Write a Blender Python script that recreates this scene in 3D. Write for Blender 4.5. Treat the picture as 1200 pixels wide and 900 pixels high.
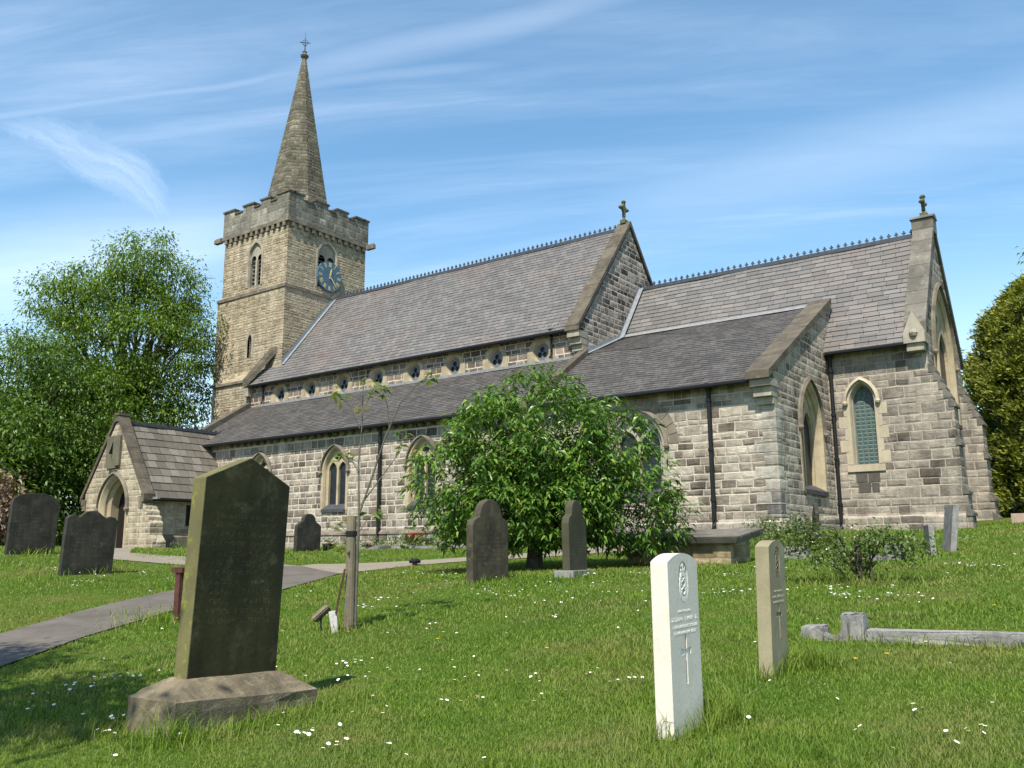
import bpy, bmesh, math, random
import numpy as np
from mathutils import Vector, Matrix
from mathutils.geometry import tessellate_polygon

for o in list(bpy.data.objects):
    bpy.data.objects.remove(o, do_unlink=True)
SC = bpy.context.scene
COL = SC.collection
R = math.radians
rng = np.random.default_rng(7)
random.seed(7)

# ------------------------------------------------------------------ camera
cd = bpy.data.cameras.new("camera")
cam = bpy.data.objects.new("camera", cd)
COL.objects.link(cam)
cd.sensor_fit = 'HORIZONTAL'
cd.sensor_width = 36.0
cd.lens = 1034.8 / 1200 * 36.0
cd.clip_start = 0.05
cd.clip_end = 3000
yaw, pit, rol = R(-36.188), R(10.766), R(-0.243)
_F = Vector((math.sin(yaw) * math.cos(pit), math.cos(yaw) * math.cos(pit), math.sin(pit)))
_R0 = Vector((math.cos(yaw), -math.sin(yaw), 0))
_U0 = _R0.cross(_F)
_R = _R0 * math.cos(rol) + _U0 * math.sin(rol)
_U = -_R0 * math.sin(rol) + _U0 * math.cos(rol)
cam.matrix_world = Matrix(((_R.x, _U.x, -_F.x, 0), (_R.y, _U.y, -_F.y, 0), (_R.z, _U.z, -_F.z, 0), (0, 0, 0, 1)))
SC.camera = cam

def pix_dir(u, v):
    return (_F + _R * (u - 600) / 1034.8 - _U * (v - 450) / 1034.8).normalized()

# ------------------------------------------------------------------ sun, sky, exposure
SUN_AZ, SUN_EL = 164.0, 54.0          # clockwise from +Y (church north)
sd = bpy.data.lights.new("sun", 'SUN')
sd.energy = 4.6
sd.angle = R(0.53)
sd.color = (1.0, 0.935, 0.82)
sun = bpy.data.objects.new("sun", sd)
COL.objects.link(sun)
_sv = Vector((math.sin(R(SUN_AZ)) * math.cos(R(SUN_EL)), math.cos(R(SUN_AZ)) * math.cos(R(SUN_EL)), math.sin(R(SUN_EL))))
sun.rotation_euler = _sv.to_track_quat('Z', 'Y').to_euler()
sun.location = (10, -30, 40)

W = bpy.data.worlds.new("World")
SC.world = W
W.use_nodes = True
SKY_STRENGTH = 0.13
SC.view_settings.view_transform = 'Standard'
SC.view_settings.look = 'None'
SC.view_settings.gamma = 1
SC.view_settings.use_curve_mapping = False
SC.view_settings.exposure = 0.79
SC.cycles.max_bounces = 6
SC.cycles.transparent_max_bounces = 4

# ------------------------------------------------------------------ node helpers
class NT:
    def __init__(s, tree):
        s.t = tree
    def new(s, typ, **kw):
        n = s.t.nodes.new(typ)
        for k, v in kw.items():
            setattr(n, k, v)
        return n
    def put(s, sock, val):
        if isinstance(val, bpy.types.NodeSocket):
            s.t.links.new(val, sock)
        elif isinstance(val, (tuple, list)) and sock.type == 'RGBA' and len(val) == 3:
            sock.default_value = (*val, 1)
        else:
            sock.default_value = val
    def m(s, op, a, b=None, c=None, clamp=False):
        n = s.new('ShaderNodeMath', operation=op, use_clamp=clamp)
        s.put(n.inputs[0], a)
        if b is not None: s.put(n.inputs[1], b)
        if c is not None: s.put(n.inputs[2], c)
        return n.outputs[0]
    def vm(s, op, a, b=None, out=0):
        n = s.new('ShaderNodeVectorMath', operation=op)
        s.put(n.inputs[0], a)
        if b is not None: s.put(n.inputs[1], b)
        return n.outputs['Value'] if op in ('DOT_PRODUCT', 'LENGTH', 'DISTANCE') else n.outputs[0]
    def mix(s, f, a, b, mode='MIX'):
        n = s.new('ShaderNodeMix', data_type='RGBA', blend_type=mode)
        s.put(n.inputs[0], f)
        s.put(n.inputs[6], a)
        s.put(n.inputs[7], b)
        return n.outputs[2]
    def ramp(s, f, stops, interp='LINEAR'):
        n = s.new('ShaderNodeValToRGB')
        cr = n.color_ramp
        cr.interpolation = interp
        while len(cr.elements) < len(stops):
            cr.elements.new(0.5)
        for e, (p, c) in zip(cr.elements, stops):
            e.position = p
            e.color = (*c, 1) if len(c) == 3 else c
        s.put(n.inputs[0], f)
        return n.outputs[0]
    def mr(s, v, a, b, c=0.0, d=1.0, smooth=False):
        n = s.new('ShaderNodeMapRange', interpolation_type='SMOOTHSTEP' if smooth else 'LINEAR')
        for i, x in enumerate((v, a, b, c, d)):
            s.put(n.inputs[i], x)
        return n.outputs[0]
    def noise(s, vec, scale, detail=3.0, rough=0.55, dist=0.0, dim='3D', out=0):
        n = s.new('ShaderNodeTexNoise', noise_dimensions=dim)
        if dim == '1D':
            s.put(n.inputs['W'], vec)
        else:
            s.put(n.inputs['Vector'], vec)
        n.inputs['Scale'].default_value = scale
        n.inputs['Detail'].default_value = detail
        n.inputs['Roughness'].default_value = rough
        n.inputs['Distortion'].default_value = dist
        return n.outputs[out]
    def comb(s, x, y, z):
        n = s.new('ShaderNodeCombineXYZ')
        for i, q in enumerate((x, y, z)):
            s.put(n.inputs[i], q)
        return n.outputs[0]
    def sep(s, v):
        n = s.new('ShaderNodeSeparateXYZ')
        s.put(n.inputs[0], v)
        return n.outputs
    def scale(s, v, xyz):
        return s.vm('MULTIPLY', v, xyz)

def new_mat(name):
    mt = bpy.data.materials.new(name)
    mt.use_nodes = True
    nt = NT(mt.node_tree)
    b = mt.node_tree.nodes['Principled BSDF']
    return mt, nt, b

def obj_co(nt):
    return nt.new('ShaderNodeTexCoord').outputs['Object']

def set_bump(nt, b, h, dist, strength=1.0):
    n = nt.new('ShaderNodeBump')
    n.inputs['Strength'].default_value = strength
    n.inputs['Distance'].default_value = dist
    nt.put(n.inputs['Height'], h)
    nt.put(b.inputs['Normal'], n.outputs[0])

def mul(c, f):
    return tuple(x * f for x in c)

def masonry(name, h, w, stops, mortar, mw=0.014, stain=0.35, stain_col=(0.05, 0.045, 0.04), bump=0.03, axis='wall',
            zsc=1.0, warp=0.02, hvar=0.6, moss=0.0):
    """coursed stonework: irregular course heights, stone lengths and one tint per stone"""
    mt, nt, b = new_mat(name)
    co = obj_co(nt)
    x, y, z = nt.sep(co)
    u = nt.m('ADD', x, y) if axis == 'wall' else (x if axis == 'x' else y)
    n0 = nt.noise(co, 2.3, 2)
    n1 = nt.noise(nt.vm('ADD', co, (7.3, 1.1, 4.2)), 3.1, 2)
    v = nt.m('DIVIDE', nt.m('ADD', z, nt.m('MULTIPLY', nt.m('SUBTRACT', n0, 0.5), warp * 2)), h * zsc)
    u = nt.m('ADD', u, nt.m('MULTIPLY', nt.m('SUBTRACT', n1, 0.5), warp * 2.5))
    v = nt.m('ADD', v, nt.m('MULTIPLY', nt.noise(nt.m('MULTIPLY', v, 0.8), 1.0, 0, dim='1D'), hvar))
    row = nt.m('FLOOR', v)
    fv = nt.m('FRACT', v)
    wn = nt.new('ShaderNodeTexWhiteNoise', noise_dimensions='1D')
    nt.put(wn.inputs['W'], row)
    rr = wn.outputs['Value']
    ws = nt.m('MULTIPLY_ADD', rr, 0.7 * w, 0.65 * w)
    Wc = nt.m('ADD', nt.m('DIVIDE', u, ws), nt.m('MULTIPLY', rr, 431.7))
    v1 = nt.new('ShaderNodeTexVoronoi', voronoi_dimensions='1D', feature='F1')
    v2 = nt.new('ShaderNodeTexVoronoi', voronoi_dimensions='1D', feature='DISTANCE_TO_EDGE')
    for vv in (v1, v2):
        nt.put(vv.inputs['W'], Wc)
        vv.inputs['Scale'].default_value = 1
        vv.inputs['Randomness'].default_value = 0.7
    cr = nt.new('ShaderNodeSeparateColor')
    nt.put(cr.inputs[0], v1.outputs['Color'])
    r1, r2, r3 = cr.outputs
    dh = nt.m('MULTIPLY', nt.m('MINIMUM', fv, nt.m('SUBTRACT', 1.0, fv)), h)
    dv = nt.m('MULTIPLY', v2.outputs['Distance'], w)
    fine = nt.noise(co, 22, 4, 0.65)
    mid = nt.noise(co, 6.5, 4, 0.6)
    dm = nt.m('ADD', nt.m('MINIMUM', dh, dv), nt.m('MULTIPLY', nt.m('SUBTRACT', fine, 0.5), 0.018))
    face = nt.mr(dm, mw * 0.4, mw * 1.3, smooth=True)
    pillow = nt.mr(dm, mw, 0.07, smooth=True)
    clus = nt.noise(nt.vm('ADD', co, (11.0, 3.0, 7.0)), 0.75, 3, 0.6)
    rs = nt.m('ADD', nt.m('MULTIPLY', r1, 0.72), nt.m('MULTIPLY_ADD', clus, 1.6, -0.70), clamp=True)
    col = nt.ramp(rs, stops)
    bed = nt.noise(nt.scale(nt.vm('ADD', co, nt.comb(r2, r3, r1)), (5, 5, 26)), 1.0, 4, 0.6)
    col = nt.mix(nt.mr(mid, 0.3, 0.7), mul2(nt, col, 0.70), mul2(nt, col, 1.08))
    col = nt.mix(nt.mr(bed, 0.4, 0.7, 0.0, 0.55), col, mul2(nt, col, 0.58))
    col = nt.mix(nt.mr(fine, 0.42, 0.72, 0.0, 0.5), col, mul2(nt, col, 1.4))
    grime = nt.noise(nt.vm('ADD', co, (2.2, 9.3, 6.1)), 2.4, 5, 0.7)
    col = nt.mix(nt.mr(grime, 0.52, 0.7, 0.0, 0.45), col, mul2(nt, col, 0.45))
    col = nt.mix(face, mortar, col)
    run = nt.noise(nt.scale(co, (2.6, 2.6, 0.22)), 1.0, 5, 0.65)
    col = nt.mix(nt.mr(run, 0.46, 0.68, 0.0, 0.6), col, mul2(nt, col, 0.45))
    big = nt.noise(nt.scale(co, (1, 1, 0.45)), 0.55, 4, 0.6)
    col = nt.mix(nt.mr(big, 0.5, 0.78, 0.0, stain), col, stain_col)
    if moss:
        mo = nt.noise(co, 1.7, 5, 0.7)
        col = nt.mix(nt.mr(mo, 0.5, 0.72, 0, moss), col, (0.10, 0.12, 0.03))
    nt.put(b.inputs['Base Color'], col)
    b.inputs['Roughness'].default_value = 0.92
    b.inputs['Specular IOR Level'].default_value = 0.15
    hgt = nt.m('ADD', nt.m('MULTIPLY', face, 0.22), nt.m('MULTIPLY', pillow, nt.m('MULTIPLY_ADD', r2, 0.45, 0.02)))
    hgt = nt.m('ADD', hgt, nt.m('MULTIPLY', bed, 0.3))
    hgt = nt.m('ADD', hgt, nt.m('MULTIPLY', mid, 0.5))
    hgt = nt.m('ADD', hgt, nt.m('MULTIPLY', fine, 0.22))
    set_bump(nt, b, hgt, bump)
    return mt

def mul2(nt, sock, f):
    return nt.mix(1.0, sock, (f, f, f), 'MULTIPLY')

def slate(name, dz, w, stops, axis, z0=0.0, patch=None, patch_amt=0.0, bump=0.008, light=0.25, rough=0.62):
    mt, nt, b = new_mat(name)
    co = obj_co(nt)
    x, y, z = nt.sep(co)
    u = x if axis == 'x' else y
    row = nt.m('FLOOR', nt.m('ADD', nt.m('DIVIDE', nt.m('SUBTRACT', z, z0), dz), 0.02))
    wn = nt.new('ShaderNodeTexWhiteNoise', noise_dimensions='1D')
    nt.put(wn.inputs['W'], row)
    rr = wn.outputs['Value']
    Wc = nt.m('ADD', nt.m('DIVIDE', u, w), nt.m('MULTIPLY', rr, 231.7))
    v1 = nt.new('ShaderNodeTexVoronoi', voronoi_dimensions='1D', feature='F1')
    v2 = nt.new('ShaderNodeTexVoronoi', voronoi_dimensions='1D', feature='DISTANCE_TO_EDGE')
    for vv in (v1, v2):
        nt.put(vv.inputs['W'], Wc)
        vv.inputs['Scale'].default_value = 1
        vv.inputs['Randomness'].default_value = 0.25
    cr = nt.new('ShaderNodeSeparateColor')
    nt.put(cr.inputs[0], v1.outputs['Color'])
    r1, r2, r3 = cr.outputs
    fine = nt.noise(co, 18, 4, 0.65)
    big = nt.noise(co, 0.35, 3, 0.6)
    col = nt.ramp(r1, stops)
    if patch:
        pn = nt.noise(nt.scale(co, (1, 1, 1.6)), 0.28, 4, 0.65)
        f = nt.m('MULTIPLY', nt.mr(pn, 0.47, 0.66), nt.mr(r2, 0.15, 0.9))
        col = nt.mix(nt.m('MULTIPLY', f, patch_amt), col, patch)
    col = nt.mix(nt.mr(fine, 0.45, 0.8, 0, light), col, mul2(nt, col, 1.7))
    col = nt.mix(nt.mr(big, 0.35, 0.7, 0, 0.35), col, mul2(nt, col, 0.65))
    j = nt.mr(nt.m('MULTIPLY', v2.outputs['Distance'], w), 0.003, 0.012)
    col = nt.mix(j, mul2(nt, col, 0.3), col)
    nt.put(b.inputs['Base Color'], col)
    nt.put(b.inputs['Roughness'], nt.mr(fine, 0.2, 0.8, rough - 0.1, rough + 0.2))
    b.inputs['Specular IOR Level'].default_value = 0.35
    hgt = nt.m('ADD', nt.m('MULTIPLY', j, 0.5), nt.m('ADD', nt.m('MULTIPLY', r3, 0.8), nt.m('MULTIPLY', fine, 0.5)))
    set_bump(nt, b, hgt, bump)
    return mt

def stone(name, c1, c2, dark=None, dark_amt=0.5, scale=3.0, lichen=None, lichen_amt=0.0, bump=0.006, rough=0.9, streak=0.0,
          rows=None, joints=0.0):
    mt, nt, b = new_mat(name)
    co = obj_co(nt)
    n = nt.noise(co, scale, 5, 0.62)
    fine = nt.noise(co, scale * 14, 4, 0.7)
    col = nt.mix(nt.mr(n, 0.3, 0.7), c1, c2)
    col = nt.mix(nt.mr(fine, 0.35, 0.75, 0, 0.5), mul2(nt, col, 0.78), mul2(nt, col, 1.18))
    if dark:
        d = nt.noise(nt.vm('ADD', co, (3.3, 8.1, 1.7)), scale * 0.7, 5, 0.65)
        col = nt.mix(nt.mr(d, 0.45, 0.65, 0, dark_amt), col, dark)
    if streak:
        st = nt.noise(nt.scale(co, (9, 9, 0.7)), 1.0, 4, 0.6)
        col = nt.mix(nt.mr(st, 0.45, 0.7, 0, streak), col, mul2(nt, col, 0.35))
    if lichen:
        l = nt.noise(nt.vm('ADD', co, (9.1, 2.2, 5.5)), scale * 2.2, 6, 0.7)
        col = nt.mix(nt.mr(l, 0.55, 0.68, 0, lichen_amt), col, lichen)
    hgt = nt.m('ADD', nt.m('MULTIPLY', fine, 0.6), n)
    if joints:
        zj = nt.m('DIVIDE', nt.m('ADD', nt.sep(co)[2], nt.m('MULTIPLY', n, .03)), joints)
        jj = nt.mr(nt.m('ABSOLUTE', nt.m('SUBTRACT', nt.m('FRACT', zj), .5)), 0.0, .018 / joints * .5, smooth=True)
        wj = nt.new('ShaderNodeTexWhiteNoise', noise_dimensions='1D')
        nt.put(wj.inputs['W'], nt.m('FLOOR', nt.m('ADD', zj, .5)))
        col = nt.mix(nt.mr(wj.outputs[0], 0, 1, 0, .55), col, mul2(nt, col, .6))
        col = nt.mix(jj, mul2(nt, col, .35), col)
        hgt = nt.m('ADD', hgt, jj)
    if rows:
        # worn inscription: broken rows of small cut marks on the east face
        x, y, z = nt.sep(co)
        z0, z1, y0, y1, pitch, ch = rows
        rz = nt.m('DIVIDE', nt.m('SUBTRACT', z, z0), pitch)
        rowi = nt.m('FLOOR', rz)
        fz = nt.m('FRACT', rz)
        cell = nt.m('FLOOR', nt.m('DIVIDE', y, ch))
        wnz = nt.new('ShaderNodeTexWhiteNoise', noise_dimensions='2D')
        nt.put(wnz.inputs['Vector'], nt.comb(cell, rowi, 0))
        stroke = nt.noise(nt.comb(nt.m('DIVIDE', y, ch * 0.45), nt.m('MULTIPLY', rowi, 3.7), nt.m('MULTIPLY', fz, 2.2)), 1.0, 1)
        mk = nt.m('MULTIPLY', nt.mr(stroke, 0.5, 0.56), nt.m('GREATER_THAN', wnz.outputs['Value'], 0.2))
        for a_, lo, hi in ((fz, 0.15, 0.7), (z, z0, z1), (y, y0, y1)):
            mk = nt.m('MULTIPLY', mk, nt.m('MULTIPLY', nt.m('GREATER_THAN', a_, lo), nt.m('LESS_THAN', a_, hi)))
        g = nt.new('ShaderNodeNewGeometry')
        nx = nt.sep(g.outputs['Normal'])[0]
        mk = nt.m('MULTIPLY', mk, nt.m('GREATER_THAN', nx, 0.8))
        hgt = nt.m('SUBTRACT', hgt, nt.m('MULTIPLY', mk, 1.1))
        col = nt.mix(nt.m('MULTIPLY', mk, 0.6), col, mul2(nt, col, 2.0))
    nt.put(b.inputs['Base Color'], col)
    b.inputs['Roughness'].default_value = rough
    b.inputs['Specular IOR Level'].default_value = 0.2
    set_bump(nt, b, hgt, bump)
    return mt

def plain(name, c, rough=0.6, metal=0.0, var=0.25, scale=8.0, bump=0.0, spec=0.3):
    mt, nt, b = new_mat(name)
    co = obj_co(nt)
    n = nt.noise(co, scale, 4, 0.6)
    col = nt.mix(nt.mr(n, 0.3, 0.7), mul(c, 1 - var), mul(c, 1 + var))
    nt.put(b.inputs['Base Color'], col)
    b.inputs['Roughness'].default_value = rough
    b.inputs['Metallic'].default_value = metal
    b.inputs['Specular IOR Level'].default_value = spec
    if bump:
        set_bump(nt, b, n, bump)
    return mt

def leaf_mat(name, stops, trans=0.35, rough=0.45, var_scale=0.8, spec=0.4, tint=None, tint_amt=0.0):
    mt, nt, b = new_mat(name)
    g = nt.new('ShaderNodeNewGeometry')
    col = nt.ramp(g.outputs['Random Per Island'], stops)
    co = obj_co(nt)
    n = nt.noise(co, var_scale, 3, 0.6)
    col = nt.mix(nt.mr(n, 0.35, 0.65, 0, 0.45), mul2(nt, col, 1.12), mul2(nt, col, 0.68))
    if tint:
        n2 = nt.noise(nt.vm('ADD', co, (4, 7, 2)), var_scale * 0.6, 4, 0.65)
        col = nt.mix(nt.mr(n2, 0.5, 0.7, 0, tint_amt), col, tint)
    nt.put(b.inputs['Base Color'], col)
    b.inputs['Roughness'].default_value = rough
    b.inputs['Specular IOR Level'].default_value = spec
    tr = nt.new('ShaderNodeBsdfTranslucent')
    nt.put(tr.inputs['Color'], nt.mix(1.0, col, (1.5, 1.5, 0.6), 'MULTIPLY'))
    ms = nt.new('ShaderNodeMixShader')
    ms.inputs[0].default_value = trans
    nt.t.links.new(b.outputs[0], ms.inputs[1])
    nt.t.links.new(tr.outputs[0], ms.inputs[2])
    out = [n_ for n_ in nt.t.nodes if n_.type == 'OUTPUT_MATERIAL'][0]
    nt.t.links.new(ms.outputs[0], out.inputs['Surface'])
    return mt

# ------------------------------------------------------------------ sky
def build_sky():
    nt = NT(W.node_tree)
    bg = W.node_tree.nodes['Background']
    sk = nt.new('ShaderNodeTexSky', sky_type='NISHITA', sun_disc=False)
    sk.sun_elevation = R(SUN_EL)
    sk.sun_rotation = R(SUN_AZ)
    sk.altitude = 50
    sk.air_density = 1.0
    sk.dust_density = 0.3
    sk.ozone_density = 1.8
    d = nt.new('ShaderNodeTexCoord').outputs['Generated']
    x, y, z = nt.sep(d)
    zc = nt.m('ADD', nt.m('MAXIMUM', z, 0.0), 0.12)
    # cirrus plane: drifting along the direction a, so streaks run along it
    px, py = nt.m('DIVIDE', x, zc), nt.m('DIVIDE', y, zc)
    th = R(28)
    a = nt.m('ADD', nt.m('MULTIPLY', px, math.cos(th)), nt.m('MULTIPLY', py, math.sin(th)))
    c = nt.m('SUBTRACT', nt.m('MULTIPLY', py, math.cos(th)), nt.m('MULTIPLY', px, math.sin(th)))
    st = nt.noise(nt.comb(nt.m('MULTIPLY', a, 0.35), nt.m('MULTIPLY', c, 1.5), 0.0), 1.0, 6, 0.6, 0.6)
    wisps = nt.noise(nt.comb(nt.m('MULTIPLY', a, 0.9), nt.m('MULTIPLY', c, 5.0), 3.0), 1.0, 7, 0.65, 0.8)
    veil = nt.m('MULTIPLY', nt.mr(st, 0.38, 0.72, smooth=True), nt.mr(wisps, 0.25, 0.75))
    fib = nt.noise(nt.comb(nt.m('MULTIPLY', a, 2.2), nt.m('MULTIPLY', c, 13.0), 5.0), 1.0, 6, 0.7, 1.2)
    fac = nt.m('MULTIPLY', nt.m('MULTIPLY', veil, nt.mr(fib, 0.25, 0.75, 0.55, 1.25)), 0.30)
    low = nt.mr(z, 0.0, 0.36, 0.40, 0.0, smooth=True)
    fac = nt.m('MAXIMUM', fac, low)
    # old vapour trails: thin bands on great circles
    def trail(p, q, w, amt, lo, hi):
        n = pix_dir(*p).cross(pix_dir(*q)).normalized()
        mid = (pix_dir(*lo))
        dd = nt.vm('DOT_PRODUCT', d, tuple(n))
        wob = nt.m('MULTIPLY', nt.m('SUBTRACT', nt.noise(d, 5, 3), 0.5), 0.02)
        g = nt.m('DIVIDE', nt.m('ABSOLUTE', nt.m('ADD', dd, wob)), w)
        g = nt.mr(g, 0.0, 1.0, 1.0, 0.0, smooth=True)
        end = nt.mr(nt.vm('DOT_PRODUCT', d, tuple(mid)), hi, 1.0, 0.0, 1.0, smooth=True)
        return nt.m('MULTIPLY', nt.m('MULTIPLY', g, end), nt.m('MULTIPLY', nt.mr(wisps, 0.2, 0.7, 0.5, 1.0), amt))
    for t in (trail((0, 135), (340, 88), 0.008, 0.17, (120, 120), 0.93), trail((340, 92), (700, 0), 0.03, 0.16, (520, 45), 0.95),
              trail((330, 105), (560, 78), 0.012, 0.14, (430, 92), 0.98), trail((760, 245), (1200, 130), 0.07, 0.15, (1000, 180), 0.93),
              trail((0, 330), (200, 290), 0.09, 0.35, (60, 320), 0.96)):
        fac = nt.m('MAXIMUM', fac, t)
    # one bright curl of cirrus left of the spire
    c0 = pix_dir(128, 190)
    ax = (pix_dir(185, 222) - pix_dir(65, 145)).normalized()
    bx = c0.cross(ax).normalized()
    rel = nt.vm('SUBTRACT', d, tuple(c0))
    wv = nt.m('MULTIPLY', nt.m('SUBTRACT', nt.noise(d, 9, 6, 0.65), 0.5), 0.07)
    ra = nt.vm('DOT_PRODUCT', rel, tuple(ax))
    rb = nt.m('ADD', nt.vm('DOT_PRODUCT', rel, tuple(bx)), wv)
    rb = nt.m('ADD', rb, nt.m('MULTIPLY', nt.m('MULTIPLY', ra, ra), -2.2))
    e = nt.m('ADD', nt.m('POWER', nt.m('ABSOLUTE', nt.m('DIVIDE', ra, 0.06)), 2.0), nt.m('POWER', nt.m('ABSOLUTE', nt.m('DIVIDE', rb, 0.017)), 2.0))
    curl = nt.m('MULTIPLY', nt.mr(e, 0.0, 4.5, 1.0, 0.0, smooth=True), nt.mr(nt.noise(nt.comb(nt.m('MULTIPLY', ra, 14), nt.m('MULTIPLY', rb, 110), 0.0), 1.0, 5, 0.65), 0.25, 0.75, 0.3, 1.0))
    fac = nt.m('MAXIMUM', fac, nt.m('MULTIPLY', curl, 0.28))
    hs = nt.new('ShaderNodeHueSaturation')
    hs.inputs['Hue'].default_value = 0.488
    hs.inputs['Saturation'].default_value = 1.13
    hs.inputs['Value'].default_value = 1.0
    nt.put(hs.inputs['Color'], sk.outputs[0])
    col = nt.mix(fac, hs.outputs[0], (7.2, 7.8, 8.6))
    nt.put(bg.inputs['Color'], col)
    bg.inputs['Strength'].default_value = SKY_STRENGTH
build_sky()

# ------------------------------------------------------------------ object helpers
def tag(o, label=None, cat=None, group=None, kind=None):
    if label: o['label'] = label
    if cat: o['category'] = cat
    if group: o['group'] = group
    if kind: o['kind'] = kind
    return o

def empty(name, loc, label, cat, group=None, rotz=0.0):
    o = bpy.data.objects.new(name, None)
    COL.objects.link(o)
    o.location = loc
    o.rotation_euler = (0, 0, rotz)
    o.empty_display_size = 0.3
    return tag(o, label, cat, group)

def link_mesh(name, me, mats, parent=None, loc=None):
    for mm in (mats if isinstance(mats, (list, tuple)) else [mats]):
        me.materials.append(mm)
    o = bpy.data.objects.new(name, me)
    COL.objects.link(o)
    if parent is not None: o.parent = parent
    if loc is not None: o.location = loc
    return o

class MB:
    """collects faces, links them as one mesh"""
    def __init__(s):
        s.v, s.f, s.mi = [], [], []
    def face(s, pts, mi=0):
        i = len(s.v)
        s.v += [tuple(p) for p in pts]
        s.f.append(tuple(range(i, i + len(pts))))
        s.mi.append(mi)
    def box(s, x0, x1, y0, y1, z0, z1, mi=0):
        P = [(x, y, z) for z in (z0, z1) for y in (y0, y1) for x in (x0, x1)]
        for q in ((0, 2, 3, 1), (4, 5, 7, 6), (0, 1, 5, 4), (2, 6, 7, 3), (0, 4, 6, 2), (1, 3, 7, 5)):
            s.face([P[k] for k in q], mi)
    def hexa(s, P, mi=0):
        for q in ((0, 3, 2, 1), (4, 5, 6, 7), (0, 1, 5, 4), (1, 2, 6, 5), (2, 3, 7, 6), (3, 0, 4, 7)):
            s.face([P[k] for k in q], mi)
    def prism(s, base, vec, mi=0):
        """closed polygon (3d points) swept along vec"""
        vec = Vector(vec)
        A = [Vector(p) for p in base]
        B = [p + vec for p in A]
        for poly in (A, B):
            s.tess([poly], mi)
        n = len(A)
        for i in range(n):
            s.face([A[i], A[(i + 1) % n], B[(i + 1) % n], B[i]], mi)
    def tess(s, loops, mi=0):
        loops = [[Vector(p) for p in l] for l in loops]
        flat = [p for l in loops for p in l]
        for t in tessellate_polygon(loops):
            s.face([flat[k] for k in t], mi)
    def tube(s, pts, rad, n=8, mi=0, caps=True):
        pts = [Vector(p) for p in pts]
        if not isinstance(rad, (list, tuple)): rad = [rad] * len(pts)
        rings = []
        up = Vector((0.13, 0.31, 0.94))
        for i, p in enumerate(pts):
            d = (pts[min(i + 1, len(pts) - 1)] - pts[max(i - 1, 0)]).normalized()
            a = d.cross(up)
            if a.length < 1e-3: a = d.cross(Vector((1, 0, 0)))
            a.normalize()
            b = d.cross(a)
            rings.append([p + (a * math.cos(2 * math.pi * k / n) + b * math.sin(2 * math.pi * k / n)) * rad[i] for k in range(n)])
        for i in range(len(rings) - 1):
            for k in range(n):
                s.face([rings[i][k], rings[i][(k + 1) % n], rings[i + 1][(k + 1) % n], rings[i + 1][k]], mi)
        if caps:
            s.face(rings[0][::-1], mi)
            s.face(rings[-1], mi)
    def lathe(s, c, prof, n=16, mi=0):
        for i in range(len(prof) - 1):
            (r0, z0), (r1, z1) = prof[i], prof[i + 1]
            for k in range(n):
                a, b = 2 * math.pi * k / n, 2 * math.pi * (k + 1) / n
                q = [(c[0] + r * math.cos(t), c[1] + r * math.sin(t), c[2] + z) for r, z, t in ((r0, z0, a), (r0, z0, b), (r1, z1, b), (r1, z1, a))]
                s.face(q, mi)
    def build(s, name, mats, parent=None, smooth=False, weld=True, loc=None, recalc=True):
        off = Vector((0, 0, 0))
        if parent is not None:
            p = parent
            while p is not None:
                off += p.location
                p = p.parent
        elif loc is not None:
            off = Vector(loc)
        me = bpy.data.meshes.new(name)
        me.from_pydata([(a - off.x, b - off.y, c - off.z) for a, b, c in s.v], [], s.f)
        me.polygons.foreach_set('material_index', s.mi)
        if weld:
            bm = bmesh.new()
            bm.from_mesh(me)
            bmesh.ops.remove_doubles(bm, verts=bm.verts, dist=1e-5)
            if recalc: bmesh.ops.recalc_face_normals(bm, faces=bm.faces)
            bm.to_mesh(me)
            bm.free()
        if smooth:
            me.polygons.foreach_set('use_smooth', [True] * len(me.polygons))
        me.update()
        o = link_mesh(name, me, mats, parent, loc if parent is None else None)
        return o

def np_mesh(name, verts, faces_per, mats, parent=None, smooth=False):
    """verts (n,k,3): n separate faces groups; faces_per: list of index tuples inside one group"""
    n, k, _ = verts.shape
    me = bpy.data.meshes.new(name)
    me.vertices.add(n * k)
    me.vertices.foreach_set('co', verts.reshape(-1).astype(np.float32))
    idx = []
    for f in faces_per:
        idx.append(np.array(f))
    base = np.arange(n)[:, None] * k
    loops = np.concatenate([base + f for f in idx], axis=1).reshape(-1)
    sizes = np.tile(np.array([len(f) for f in idx]), n)
    me.loops.add(len(loops))
    me.loops.foreach_set('vertex_index', loops.astype(np.int32))
    me.polygons.add(len(sizes))
    starts = np.concatenate([[0], np.cumsum(sizes)[:-1]])
    me.polygons.foreach_set('loop_start', starts.astype(np.int32))
    me.polygons.foreach_set('loop_total', sizes.astype(np.int32))
    if smooth:
        me.polygons.foreach_set('use_smooth', np.ones(len(sizes), dtype=bool))
    me.update(calc_edges=True)
    return link_mesh(name, me, mats, parent)

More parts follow.
